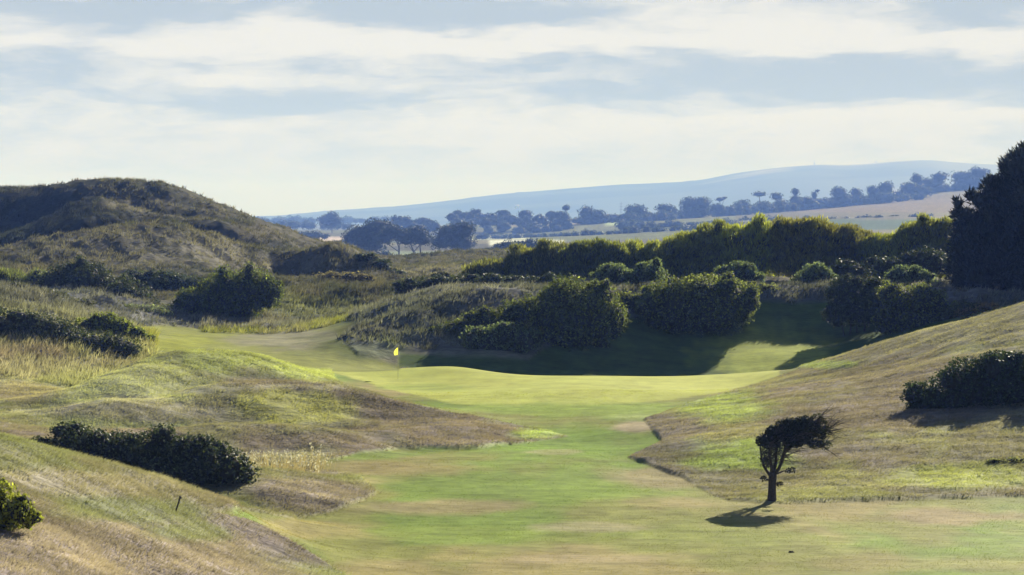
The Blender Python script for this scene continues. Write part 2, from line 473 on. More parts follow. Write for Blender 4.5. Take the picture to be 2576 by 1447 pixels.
patch(660, 1295, 90, 16, (0.2, 0.19, 0.09), 0.7, seed=31, where=Lm)
patch(60, 985, 100, 30, (0.25, 0.2, 0.09), 0.8, seed=32, where=Lm)
# near left bank
Nb = rough * (Dg < 74)
patch(250, 1400, 650, 130, (0.215, 0.165, 0.135), 0.95, seed=33, where=Nb, rough_edge=0.3)
patch(250, 1215, 330, 34, (0.235, 0.195, 0.12), 0.9, seed=34, where=Nb)
patch(330, 1285, 260, 38, (0.155, 0.165, 0.06), 0.9, seed=35, where=Nb)
patch(480, 1340, 130, 26, (0.15, 0.165, 0.055), 0.8, seed=36, where=Nb)
patch(700, 1400, 120, 40, (0.15, 0.125, 0.095), 0.7, seed=37, where=Nb)
patch(300, 1420, 300, 24, (0.27, 0.205, 0.14), 0.5, seed=38, where=Nb)
# right slope
Rs = rough * (PXg > 1550) * (Dg < 158)
lay(Rs * 0.8, (0.19, 0.165, 0.08))
lay(Rs * sstep(0.0, 0.4, n1 + 0.5 * n2) * 0.8, (0.16, 0.125, 0.09))
lay(Rs * sstep(0.05, 0.45, -n1 + 0.7 * n2) * 0.75, (0.2, 0.2, 0.06))
patch(1800, 1020, 190, 40, (0.235, 0.285, 0.045), 0.9, seed=40, where=Rs)
patch(1850, 1150, 170, 42, (0.21, 0.27, 0.035), 0.9, seed=41, where=Rs)
patch(1880, 1085, 150, 22, (0.22, 0.2, 0.055), 0.7, seed=42, where=Rs)
patch(1690, 1140, 100, 34, (0.12, 0.105, 0.07), 0.8, seed=43, where=Rs)
patch(2250, 1040, 240, 60, (0.17, 0.13, 0.095), 0.85, seed=44, where=Rs)
patch(2150, 1140, 180, 40, (0.16, 0.125, 0.09), 0.8, seed=45, where=Rs)
patch(2400, 1200, 280, 30, (0.27, 0.285, 0.05), 0.95, seed=46, where=Rs)
patch(2050, 930, 260, 16, (0.15, 0.125, 0.08), 0.7, seed=47, where=Rs)
patch(2450, 830, 250, 40, (0.225, 0.2, 0.095), 0.8, seed=48, where=Rs)
patch(2080, 918, 90, 12, (0.2, 0.25, 0.045), 0.8, seed=49, where=Rs)
# grass behind the green
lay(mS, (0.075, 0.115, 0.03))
patch(1925, 885, 170, 95, (0.26, 0.30, 0.055), 0.95, seed=60, where=mS)  # sunlit gap painted in as brighter turf on the darker-coloured shaded bank
lay(mB, (0.2, 0.215, 0.06))
patch(740, 850, 170, 34, (0.235, 0.225, 0.15), 0.9, seed=61, where=mB)
patch(850, 880, 120, 30, (0.16, 0.175, 0.06), 0.8, seed=62, where=mB)
patch(450, 868, 110, 26, (0.24, 0.26, 0.04), 0.8, seed=63, where=mB)
# dunes and banks
Dn = np.clip(dune + bankrough, 0, 1)
lay(Dn, (0.155, 0.15, 0.085))
lay(Dn * sstep(-0.1, 0.4, n2 + 0.6 * n1) * 0.8, (0.085, 0.1, 0.05))
lay(Dn * sstep(0.0, 0.4, -n2 + 0.5 * n3) * 0.7, (0.21, 0.19, 0.115))
patch(80, 570, 280, 125, (0.036, 0.048, 0.028), 0.97, dmin=285, dmax=420, seed=64, rough_edge=0.25)  # scrub and shade at the big dune's left end, darkened together in the colour
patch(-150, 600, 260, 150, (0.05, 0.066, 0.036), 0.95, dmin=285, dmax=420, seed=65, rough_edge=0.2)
patch(480, 600, 300, 40, (0.04, 0.046, 0.03), 0.97, dmin=287, dmax=328, seed=80, rough_edge=0.4)  # dark scrub and shade low on the big dune, both painted in
patch(330, 560, 150, 26, (0.05, 0.055, 0.034), 0.9, dmin=287, dmax=330, seed=81)  # continues that painted shade behind the middle dune's crest
for q in range(7):   # sunlit crest line of the middle mound, painted into the turf colour
    patch(100 + 120 * q, float(np.interp(100 + 120 * q, [0, 250, 500, 800, 900], [1050, 1016, 979, 970, 990])), 85, 8, (0.3, 0.27, 0.16), 0.6, dmin=104, dmax=122, seed=q, where=Lm)
for q in range(9):   # lit crest of the middle dune, its highlight painted as a pale strip
    patch(150 + 62 * q, float(np.interp(150 + 62 * q, [40, 180, 380, 450, 550, 650], [668, 616, 584, 592, 624, 670])), 46, 10, (0.34, 0.31, 0.2), 0.85, dmin=235, dmax=268, seed=q)
patch(350, 630, 330, 60, (0.23, 0.215, 0.15), 0.75, dmin=225, dmax=264, seed=82)
patch(560, 630, 90, 40, (0.33, 0.3, 0.2), 0.7, dmin=235, dmax=266, seed=83)  # lit right shoulder of the middle dune, lightened in the colour
patch(790, 660, 70, 30, (0.28, 0.26, 0.16), 0.8, dmin=250, dmax=262, seed=84)
patch(360, 515, 110, 26, (0.225, 0.205, 0.125), 0.8, dmin=285, dmax=420, seed=66)
patch(620, 590, 130, 30, (0.215, 0.19, 0.11), 0.7, dmin=285, dmax=420, seed=67)
patch(400, 590, 260, 24, (0.21, 0.195, 0.115), 0.7, dmin=225, dmax=285, seed=68)
patch(760, 775, 260, 44, (0.25, 0.28, 0.07), 0.9, dmin=185, dmax=235, seed=69)
patch(600, 805, 130, 20, (0.25, 0.215, 0.12), 0.7, dmin=185, dmax=235, seed=70)
patch(1080, 800, 280, 70, (0.125, 0.145, 0.045), 0.92, dmin=158, dmax=185, seed=71)
patch(960, 830, 90, 24, (0.2, 0.175, 0.09), 0.6, dmin=158, dmax=185, seed=72)
patch(1130, 682, 160, 16, (0.29, 0.27, 0.15), 0.95, dmin=262, dmax=380, seed=73, rough_edge=0.2)
patch(170, 830, 260, 80, (0.25, 0.245, 0.09), 0.9, dmin=140, dmax=180, seed=74)
patch(100, 925, 190, 36, (0.24, 0.215, 0.12), 0.85, dmin=130, dmax=160, seed=75)
patch(935, 880, 110, 36, (0.12, 0.14, 0.045), 0.95, dmin=153, dmax=171, seed=76)
# farmland of the plain: fields between hedges
fx = np.floor(Xg / 170 + 0.35 * vnoise(Yg / 300, Xg / 900, 5)); fy = np.floor(np.log(np.clip(Yg, 1, None)) * 11)
fr = hash2(fx, fy, 77); fr2 = hash2(fx, fy, 78)
fieldc = np.stack([0.06 + 0.09 * fr + 0.05 * fr2, 0.085 + 0.09 * fr, 0.035 + 0.03 * fr + 0.02 * fr2], -1)
ALB[:] = ALB * (1 - far[..., None]) + far[..., None] * fieldc


def field(px0, px1, py0, py1, col):
    m = (sstep(px0 - 6, px0 + 6, PXg) * sstep(px1 + 6, px1 - 6, PXg) * sstep(py0 - 2, py0 + 2, PYg) * sstep(py1 + 2, py1 - 2, PYg)) * (Dg > 620)
    lay(m, col)


field(715, 862, 596, 626, (0.5, 0.42, 0.36)); field(1180, 1330, 594, 603, (0.42, 0.45, 0.33)); field(1230, 1420, 604, 618, (0.6, 0.62, 0.5))  # sun glare on the far fields, painted as pale strips
field(1520, 1600, 557, 566, (0.4, 0.5, 0.28)); field(1880, 2600, 500, 535, (0.16, 0.13, 0.08)); field(1850, 2350, 535, 552, (0.13, 0.12, 0.07)); field(1960, 2500, 552, 580, (0.06, 0.1, 0.045))
field(960, 1200, 632, 662, (0.2, 0.24, 0.15))
streak = fbm(Xg * 0.28 + Yg * 0.12, Yg * 1.0, 87, 3)
ALB *= (1 + rough * 0.42 * streak)[..., None]  # light and dark of raked ridges, put into the rough's colour
ALB *= (1 + 0.18 * n3 + 0.14 * n2 + 0.12 * fbm(Xg * 0.25, Yg * 1.1, 85, 3))[..., None]
lum = ALB.mean(-1, keepdims=True)
ALB = ALB + (lum - ALB) * (0.34 * rough + 0.42 * Dn)[..., None]
ALB *= 1 + (rough[..., None] * np.array((0.0, 0.03, 0.10)))
ALB *= (1 + 0.3 * rough - 0.36 * Dn)[..., None]
ALB = np.clip(ALB, 0.01, 0.8)


# ------------------------------------------------------------------ mesh helpers
def build(name, verts, faces, mat, parent=None, cols=None, smooth=False, normals=None, core=None, core_mat=None):
    """faces: (n, k) int array, all k-gons"""
    nleaf = len(faces)
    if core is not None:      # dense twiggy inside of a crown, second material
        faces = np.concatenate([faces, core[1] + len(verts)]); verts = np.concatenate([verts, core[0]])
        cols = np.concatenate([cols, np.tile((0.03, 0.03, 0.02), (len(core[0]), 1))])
    verts = np.ascontiguousarray(verts, np.float32); faces = np.ascontiguousarray(faces, np.int32)
    me = bpy.data.meshes.new(name)
    me.vertices.add(len(verts)); me.vertices.foreach_set('co', verts.ravel())
    nf, k = faces.shape
    me.loops.add(nf * k); me.loops.foreach_set('vertex_index', faces.ravel())
    me.polygons.add(nf); me.polygons.foreach_set('loop_start', np.arange(0, nf * k, k, dtype=np.int32))
    if smooth: me.polygons.foreach_set('use_smooth', np.ones(nf, bool))
    if cols is not None:
        a = me.attributes.new('Col', 'FLOAT_COLOR', 'POINT')
        c4 = np.ones((len(verts), 4), np.float32); c4[:, :3] = cols
        a.data.foreach_set('color', c4.ravel())
    me.update(calc_edges=True)
    if normals is not None:
        me.normals_split_custom_set_from_vertices(normals)
    me.materials.append(mat)
    if core is not None:
        me.materials.append(core_mat)
        mi = np.zeros(len(faces), np.int32); mi[nleaf:] = 1
        me.polygons.foreach_set('material_index', mi)
    ob = bpy.data.objects.new(name, me)
    COL.objects.link(ob)
    if parent is not None: ob.parent = parent
    return ob


def tag(o, label=None, cat=None, group=None, kind=None):
    if label: o['label'] = label
    if cat: o['category'] = cat
    if group: o['group'] = group
    if kind: o['kind'] = kind
    return o


def empty(name, loc, label, cat, group=None):
    o = bpy.data.objects.new(name, None)
    o.location = loc
    o.empty_display_size = 0.3
    COL.objects.link(o)
    return tag(o, label, cat, group)


def local(verts, root):
    return verts - np.array(root.location)


def principled(name):
    m = bpy.data.materials.new(name); m.use_nodes = True
    g = NT(m.node_tree)
    p = m.node_tree.nodes['Principled BSDF']
    return m, g, p


def plain_mat(name, col, rough=0.6, scale=20.0, var=0.25, metal=0.0):
    m, g, p = principled(name)
    tc = g.n('ShaderNodeTexCoord')
    f = g.noise(tc.outputs['Object'], scale, 4)
    c = g.mix(g.rng(f, 0.3, 0.7), tuple(q * (1 - var) for q in col) + (1,), tuple(min(1, q * (1 + var)) for q in col) + (1,))
    g.l(c, p.inputs['Base Color']); p.inputs['Roughness'].default_value = rough; p.inputs['Metallic'].default_value = metal
    return m


def turf_mat(name, s1, s2, contrast, bump, bdist, gloss=0.15, streak=0.6):
    m, g, p = principled(name)
    at = g.n('ShaderNodeAttribute', attribute_name='Col')
    geo = g.n('ShaderNodeNewGeometry')
    mp = g.n('ShaderNodeMapping'); g.l(geo.outputs['Position'], mp.inputs[0]); mp.inputs['Scale'].default_value = (streak, 1.0, 1.0); mp.inputs['Rotation'].default_value = (0, 0, 0.35)
    a = g.noise(mp.outputs[0], s1, 5, 0.62); b = g.noise(mp.outputs[0], s2, 4, 0.6)
    k = g.m('ADD', g.m('MULTIPLY', a, 0.55), g.m('MULTIPLY', b, 0.45))
    v = g.rng(k, 0.3, 0.7, 1 - contrast, 1 + contrast, 'LINEAR')
    c = g.mix(1.0, at.outputs['Color'], g.xyz(v, v, v), 'MULTIPLY')
    g.l(c, p.inputs['Base Color'])
    p.inputs['Roughness'].default_value = 0.7
    p.inputs['Specular IOR Level'].default_value = gloss * 0.12
    bp = g.n('ShaderNodeBump'); bp.inputs['Strength'].default_value = bump; bp.inputs['Distance'].default_value = bdist
    g.l(k, bp.inputs['Height']); g.l(bp.outputs[0], p.inputs['Normal'])
    return m


M_green = turf_mat('putting_turf', 0.7, 4.0, 0.14, 0.3, 0.02, 0.2, 0.4)
M_fair = turf_mat('fairway_turf', 0.9, 4.5, 0.42, 0.7, 0.06, 0.15, 0.4)
M_rough = turf_mat('rough_turf', 1.4, 6.0, 0.6, 0.8, 0.2, 0.08, 0.35)
M_dune = turf_mat('dune_turf', 0.7, 2.6, 0.45, 0.9, 0.5, 0.05)
M_farm = turf_mat('farm_turf', 0.02, 0.12, 0.22, 0.0, 1.0, 0.05)


def foliage_mat(name, trans=0.35, rough=0.55, spec=0.25, tint=(1.25, 1.3, 0.55)):
    m, g, p = principled(name)
    at = g.n('ShaderNodeAttribute', attribute_name='Col')
    tc = g.n('ShaderNodeTexCoord')
    v = g.rng(g.noise(tc.outputs['Object'], 1.7, 3), 0.3, 0.7, 0.8, 1.2, 'LINEAR')
    c = g.mix(1.0, at.outputs['Color'], g.xyz(v, v, v), 'MULTIPLY')
    g.l(c, p.inputs['Base Color'])
    p.inputs['Roughness'].default_value = rough; p.inputs['Specular IOR Level'].default_value = spec
    tr = g.n('ShaderNodeBsdfTranslucent')
    g.l(g.mix(1.0, c, tint + (1,), 'MULTIPLY'), tr.inputs[0])
    ms = g.n('ShaderNodeMixShader'); ms.inputs[0].default_value = trans
    g.l(p.outputs[0], ms.inputs[1]); g.l(tr.outputs[0], ms.inputs[2])
    out = m.node_tree.nodes['Material Output']; g.l(ms.outputs[0], out.inputs[0])
    return m


M_leaf = foliage_mat('leaf', 0.5, 0.6, 0.06, (1.2, 1.25, 0.6))
M_dark = foliage_mat('dark_leaf', 0.25, 0.55, 0.08, (1.1, 1.2, 0.6))
M_blade = foliage_mat('grass_blade', 0.4, 0.7, 0.03, (1.12, 1.12, 0.75))
M_bark = plain_mat('bark', (0.045, 0.036, 0.028), 0.9, 14, 0.4)
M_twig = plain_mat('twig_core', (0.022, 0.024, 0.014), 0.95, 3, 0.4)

# ------------------------------------------------------------------ ground sheets cut from one surface
idx = np.arange(NU * ND).reshape(ND, NU)
quads = np.stack([idx[:-1, :-1], idx[:-1, 1:], idx[1:, 1:], idx[1:, :-1]], -1)
dZu = np.gradient(Zg, axis=1); dXu = np.gradient(Xg, axis=1)
dZv = np.gradient(Zg, axis=0); dXv = np.gradient(Xg, axis=0); dYv = np.gradient(Yg, axis=0)
Nv = np.stack([-dYv * dZu, dZu * dXv - dXu * dZv, dXu * dYv], -1)
Nv /= np.linalg.norm(Nv, axis=-1, keepdims=True)
VV = np.stack([Xg, Yg, Zg], -1).reshape(-1, 3)
zone = np.zeros((ND, NU), int)            # 0 rough, 1 fairway, 2 green, 3 dunes, 4 farmland, 5 shaded bank
zone[Dg > 212] = 3; zone[bankrough > 0.5] = 3
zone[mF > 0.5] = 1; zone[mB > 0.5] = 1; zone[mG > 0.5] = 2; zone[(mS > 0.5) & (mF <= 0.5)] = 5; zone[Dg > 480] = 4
zq = zone[:-1, :-1]
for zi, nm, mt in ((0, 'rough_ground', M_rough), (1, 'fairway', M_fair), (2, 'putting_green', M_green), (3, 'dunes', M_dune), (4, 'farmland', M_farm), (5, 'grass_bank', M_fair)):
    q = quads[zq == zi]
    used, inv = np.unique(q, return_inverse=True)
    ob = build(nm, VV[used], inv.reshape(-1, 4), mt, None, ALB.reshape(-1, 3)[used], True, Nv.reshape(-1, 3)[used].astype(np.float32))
    tag(ob, kind='structure')


def disc():
    n = 96
    a = np.linspace(0, 2 * np.pi, n, endpoint=False)
    v = np.concatenate([np.stack([r * np.cos(a), r * np.sin(a), np.full(n, -16.0)], -1) for r in (30, 400, 3000, 19200)])
    f = np.array([(k * n + i, k * n + (i + 1) % n, (k + 1) * n + (i + 1) % n, (k + 1) * n + i) for k in range(3) for i in range(n)])[:, ::-1]
    tag(build('plain', v, f, M_farm, None, np.tile((0.09, 0.11, 0.05), (len(v), 1))), kind='structure')
disc()


def far_hills():
    sil = [(-1500, 552), (300, 550), (600, 545), (700, 543), (760, 537), (830, 530), (1000, 520), (1150, 503), (1250, 490), (1400, 478), (1550, 466), (1700, 460), (1760, 455), (1850, 437),
           (1950, 424), (2030, 417), (2050, 415), (2130, 417), (2200, 412), (2250, 407), (2340, 404), (2420, 412), (2480, 415), (2600, 419), (3000, 430), (4000, 470)]
    us = np.linspace(-0.42, 0.46, 520)
    px = CX + us * F
    top = np.interp(px, [s[0] for s in sil], [s[1] for s in sil])
    ker = np.ones(7) / 7
    top = np.convolve(np.pad(top, 3, 'edge'), ker, 'valid')
    ds = np.linspace(4200, 9000, 70) * FAR
    dc = 6500.0 * FAR
    zc = CZ - (top - HY) * dc / F
    U, Dp = np.meshgrid(us, ds)
    t = np.where(Dp < dc, sstep(4200 * FAR, dc, Dp) ** 0.8, 1 - sstep(dc, 9000 * FAR, Dp))
    Z = -15 + (zc[None, :] + 15) * t
    X = U * Dp
    Z += (1 - np.abs(2 * t - 1)) * 26 * fbm(X / 1200, Dp / 1000, 91, 4) * np.clip(zc / 60, 0.1, 1)[None, :]
    # a line of scrub on the left crest
    crest = np.exp(-((Dp - dc) / 60) ** 2) * sstep(2050, 1650, px)[None, :]
    Z += crest * 7 * np.clip(fbm(X / 60, Dp / 200, 93, 3), 0, 1)
    n = fbm(X / 500, Dp / 420, 95, 4)
    c = np.stack([0.08 + 0 * n, 0.095 + 0 * n, 0.055 + 0 * n], -1)
    w = sstep(0.0, 0.25, n)[..., None]; c = c * (1 - w) + w * np.array((0.03, 0.04, 0.025))
    w = (sstep(0.05, 0.3, fbm(X / 800, Dp / 500, 97, 3)) * sstep(1700, 1900, px)[None, :])[..., None]; c = c * (1 - w) + w * np.array((0.36, 0.33, 0.2))
    idh = np.arange(U.size).reshape(U.shape)
    f = np.stack([idh[:-1, :-1], idh[:-1, 1:], idh[1:, 1:], idh[1:, :-1]], -1).reshape(-1, 4)
    tag(build('hills', np.stack([X, Dp, Z], -1).reshape(-1, 3), f, M_farm, None, c.reshape(-1, 3), True), kind='structure')
far_hills()


# ------------------------------------------------------------------ plants
def tube(path, radii, sides=7):
    path = np.asarray(path, float); radii = np.asarray(radii, float)
    v, f = [], []
    for i, p in enumerate(path):
        t = path[min(i + 1, len(path) - 1)] - path[max(i - 1, 0)]
        t = t / (np.linalg.norm(t) + 1e-9)
        a = np.cross(t, (0.31, 1, 0.17)); a /= np.linalg.norm(a); b = np.cross(t, a)
        for k in range(sides):
            th = 2 * np.pi * k / sides
            v.append(p + radii[i] * (math.cos(th) * a + math.sin(th) * b))
    for i in range(len(path) - 1):
        for k in range(sides):
            k2 = (k + 1) % sides
            f.append((i * sides + k, i * sides + k2, (i + 1) * sides + k2, (i + 1) * sides + k))
    n = len(path) - 1
    v.append(path[-1]); e = len(v) - 1
    for k in range(sides): f.append((n * sides + k, n * sides + (k + 1) % sides, e, e))
    return np.array(v), np.array(f)


def join(parts):
    V, Fc, o = [], [], 0
    for v, f in parts:
        V.append(v); Fc.append(f + o); o += len(v)
    return np.concatenate(V), np.concatenate(Fc)


def rand_dirs(r, n):
    v = r.normal(size=(n, 3)); return v / np.linalg.norm(v, axis=1, keepdims=True)


def wobble(bi, d, seed):
    """uneven radius of a lump in direction d"""
    q = np.random.RandomState(seed * 131 + bi)
    t = np.zeros(len(d))
    for fr in (2.2, 3.4, 5.0, 7.5):
        w = q.normal(size=3); w *= fr / np.linalg.norm(w)
        t += np.cos(d @ w * 1.6 + q.uniform(0, 6.28)) / fr ** 0.5
    return 1 + 0.13 * t


def sphere_core(blobs, r, k=0.82, nu=14, nv=9):
    parts = []
    for c in blobs:
        th = np.linspace(0, 2 * np.pi, nu, endpoint=False); ph = np.linspace(0.12, np.pi - 0.12, nv)
        T, P = np.meshgrid(th, ph)
        d = np.stack([np.cos(T) * np.sin(P), np.sin(T) * np.sin(P), np.cos(P)], -1).reshape(-1, 3)
        d *= (k * (1 + 0.16 * r.uniform(-1, 1, len(d))))[:, None]
        v = d * np.array(c[3:6]) + np.array(c[:3])
        i = np.arange(nu * nv).reshape(nv, nu); j = np.roll(i, -1, 1)
        f = np.stack([i[:-1], j[:-1], j[1:], i[1:]], -1).reshape(-1, 4)
        parts.append((v, f))
    return join(parts)


def foliage(blobs, n, size, colA, colB, style='leaf', seed=1, lump=0.34, nsub=26, lean=(0, 0, 0), thin=0.0, spread=1.0, up=0.0):
    """many small leaf faces on the lumps of a crown; returns verts, quads, colours"""
    r = np.random.RandomState(seed)
    B = np.array(blobs, float)
    area = (B[:, 3] * B[:, 5] + B[:, 3] * B[:, 4] + B[:, 4] * B[:, 5]); wsum = area / area.sum()
    subs = []
    for bi in range(len(B)):
        k = max(9, int(nsub * len(B) * wsum[bi]))
        d = rand_dirs(r, k)
        rm = (B[bi, 3] * B[bi, 4] * B[bi, 5]) ** (1 / 3)
        for q in d:
            rr = lump * rm * r.uniform(0.55, 1.25)
            c = B[bi, :3] + q * (B[bi, 3:6] * (1 - 0.75 * lump)) * r.uniform(0.92, 1.06)
            subs.append((*c, rr * 1.1, rr * 1.1, rr * 0.95, r.uniform(0, 1)))
    S = np.array(subs)
    ws = S[:, 3] ** 2; ws /= ws.sum()
    pick = r.choice(len(S), int(n * 1.9), p=ws)
    d = rand_dirs(r, len(pick)); d[:, 2] = np.where(r.uniform(size=len(d)) < 0.3, np.abs(d[:, 2]), d[:, 2])
    p = S[pick, :3] + d * S[pick, 3:6] * r.uniform(0.78 - thin, 1.08, (len(pick), 1)) * spread
    nb = int(0.38 * len(p)); bi = r.choice(len(B), nb, p=wsum)
    wb = np.ones(nb)
    for q in range(len(B)):
        sel = bi == q
        wb[sel] = wobble(q, d[:nb][sel], seed)
    p[:nb] = B[bi, :3] + d[:nb] * B[bi, 3:6] * (wb * r.uniform(0.80, 1.0, nb))[:, None]
    mixo = r.permutation(len(p)); p, d, pick = p[mixo], d[mixo], pick[mixo]
    keep = np.ones(len(p), bool)
    for b in B:
        q = (p - b[:3]) / (b[3:6] * 0.70)
        keep &= (q ** 2).sum(1) > 1.0
    keep &= p[:, 2] > ground_z(p[:, 0], np.maximum(p[:, 1], 6.5)) - 0.25 if style != 'air' else True
    p, d, pick = p[keep][:n], d[keep][:n], pick[keep][:n]
    m = len(p)
    s = size * r.uniform(0.55, 1.3, (m, 1))
    rd = rand_dirs(r, m)
    nrm = d * 0.75 + rd * 0.75; nrm /= np.linalg.norm(nrm, axis=1, keepdims=True)
    if style in ('leaf', 'air'):
        t = np.cross(nrm, rand_dirs(r, m)); t[:, 2] += up; t /= np.linalg.norm(t, axis=1, keepdims=True)
        L, Wd = 1.0, 0.55
    elif style == 'blade':
        t = np.array([0, 0, 0.9]) + 0.6 * rand_dirs(r, m) + 0.45 * d + np.array(lean); t /= np.linalg.norm(t, axis=1, keepdims=True)
        L, Wd = 1.7, 0.3
    else:  # spiky
        t = d * 0.9 + 0.5 * rand_dirs(r, m) + np.array([0, 0, 0.45]); t /= np.linalg.norm(t, axis=1, keepdims=True)
        L, Wd = 1.5, 0.3
    if style == 'leaf': t = t + np.array(lean) * 0.6; t /= np.linalg.norm(t, axis=1, keepdims=True)
    b = np.cross(nrm, t); b /= (np.linalg.norm(b, axis=1, keepdims=True) + 1e-9)
    v0 = p - t * s * L * 0.4; v2 = p + t * s * L * 0.6
    v1 = p + b * s * Wd * 0.5; v3 = p - b * s * Wd * 0.5
    V = np.stack([v0, v1, v2, v3], 1).reshape(-1, 3)
    Q = np.arange(4 * m).reshape(m, 4)
    k = np.clip(S[pick, 6] * 0.7 + 0.3 * r.uniform(size=m), 0, 1)[:, None]
    c = np.array(colA) * (1 - k) + np.array(colB) * k
    c = c * np.exp(r.normal(0, 0.3, (m, 1)))
    return V, Q, np.repeat(c, 4, 0)


SEED = [100]


def blobs_px(specs, d, r=None, depth=0.85):
    out = []
    for i, s in enumerate(specs):
        px, py, rx, ry = s[:4]; dd = s[4] if len(s) > 4 else 0.0
        c = W(px, py, d + dd); k = (d + dd) / F
        ry_m, rx_m = ry * k, rx * k
        out.append((c[0], c[1], c[2], rx_m, depth * math.sqrt(rx_m * ry_m) + 0.15 * min(rx_m, 3 * ry_m), ry_m))
    return out


def fracture(specs, d, seed):
    r = np.random.RandomState(seed)
    out = []
    for s in specs:
        px, py, rx, ry = s[:4]; dd = s[4] if len(s) > 4 else 0.0
        out.append((px, py, rx * 0.88, ry * 0.88, dd))
        for _ in range(5):
            a = r.uniform(0, 2 * math.pi); q = r.uniform(0.5, 0.82)
            out.append((px + math.cos(a) * rx * q, py - math.sin(a) * ry * q, rx * r.uniform(0.26, 0.46), ry * r.uniform(0.28, 0.5), dd + r.uniform(-0.6, 0.5) * min(rx, ry) * d / F))
    return out


def bush(name, label, d, specs, colA, colB, leaf=8.0, cover=3.4, style='leaf', mat=None, group=None, cat='bush', lump=0.34, nsub=26, lean=(0, 0, 0), stems=4, thin=0.0, core=0.64, up=0.0, mult=1.25):
    if d >= 500: d *= FAR
    SEED[0] += 1
    r = np.random.RandomState(SEED[0])
    if d < 300: specs = fracture(specs, d, SEED[0]); cover *= 0.62; nsub = max(8, int(nsub * 0.45))
    bl = blobs_px(specs, d)
    k = d / F
    area = sum(math.pi * s[2] * s[3] for s in specs)
    n = int(mult * cover * area / (0.5 * leaf * leaf)) + 60
    cx = float(np.mean([b[0] for b in bl])); cyy = float(np.mean([b[1] for b in bl]))
    root = empty(name, (cx, cyy, float(ground_z(cx, cyy))), label, cat, group)
    lift = 1.3 if mat is M_dark else 1.6
    V, Q, c = foliage(bl, n, leaf * k, np.array(colA) * lift, np.array(colB) * lift, style, SEED[0], lump, nsub, lean, thin, up=up)
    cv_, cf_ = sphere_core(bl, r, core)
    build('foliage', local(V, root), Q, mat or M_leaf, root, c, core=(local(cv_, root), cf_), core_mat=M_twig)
    for b in bl[:6 * stems:6] if d < 300 else bl[:stems]:
        gz = float(ground_z(b[0], b[1])) - 0.2
        p0 = np.array([b[0] * 0.6 + cx * 0.4, b[1], gz]); p1 = np.array([b[0], b[1], b[2] + 0.3 * b[5]])
        v, f = tube([p0, (p0 + p1) / 2 + r.normal(size=3) * 0.1 * b[5], p1], [0.05 * b[5], 0.04 * b[5], 0.02 * b[5]], 6)
        build('stem', local(v, root), f, M_bark, root)
    return root


def tree(name, label, d, base, crown, colA, colB, leaf=6.0, cover=3.2, trunks=None, group=None, mat=None, style='air', tr=0.02, core=0.7, lump=0.36, nsub=22):
    """base = (column, row) of the foot; crown = blobs in pixels; trunks = list of pixel paths"""
    if d >= 500: d *= FAR
    SEED[0] += 1
    r = np.random.RandomState(SEED[0])
    if d > 1300: crown = list(crown) + [(base[0], base[1] - 7, max(26, crown[0][2]), 10)]
    if name == 'pine_tree' and d < 300: crown = fracture(crown, d, 5); cover *= 0.6
    bl = blobs_px(crown, d); k = d / F
    bx = (base[0] - CX) * k
    zt = min(float(ground_z(bx, d)), CZ - (base[1] - HY) * k)
    root = empty(name, (bx, d, zt), label, 'tree', group)
    area = sum(math.pi * s[2] * s[3] for s in crown)
    n = int(cover * area / (0.5 * leaf * leaf)) + 40
    V, Q, c = foliage(bl, n, leaf * k, colA, colB, style, SEED[0], lump, nsub)
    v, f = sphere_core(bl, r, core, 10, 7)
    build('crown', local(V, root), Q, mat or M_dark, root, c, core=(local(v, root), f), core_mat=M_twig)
    parts = []
    H = abs(bl[0][2] - zt)
    for path in (trunks or [[base, (crown[0][0], crown[0][1])]]):
        pts = [W(q[0], q[1], d) for q in path]
        if path[0][1] >= base[1] - 2: pts[0][2] = zt - 0.3
        for i in range(1, len(pts) - 1): pts[i] += r.normal(size=3) * 0.015 * H
        parts.append(tube(pts, np.linspace(tr * H * 1.3 + 0.05, tr * H * 0.5, len(pts)), 6))
    for b in bl[1:]:
        p1 = np.array(b[:3]); p0 = np.array([bx, d, zt + 0.45 * (p1[2] - zt)])
        parts.append(tube([p0, (p0 + p1) / 2 - np.array([0, 0, 0.05 * H]), p1], [tr * H * 0.7, tr * H * 0.5, tr * H * 0.25], 5))
    v, f = join(parts)
    build('trunk', local(v, root), f, M_bark, root)
    return root


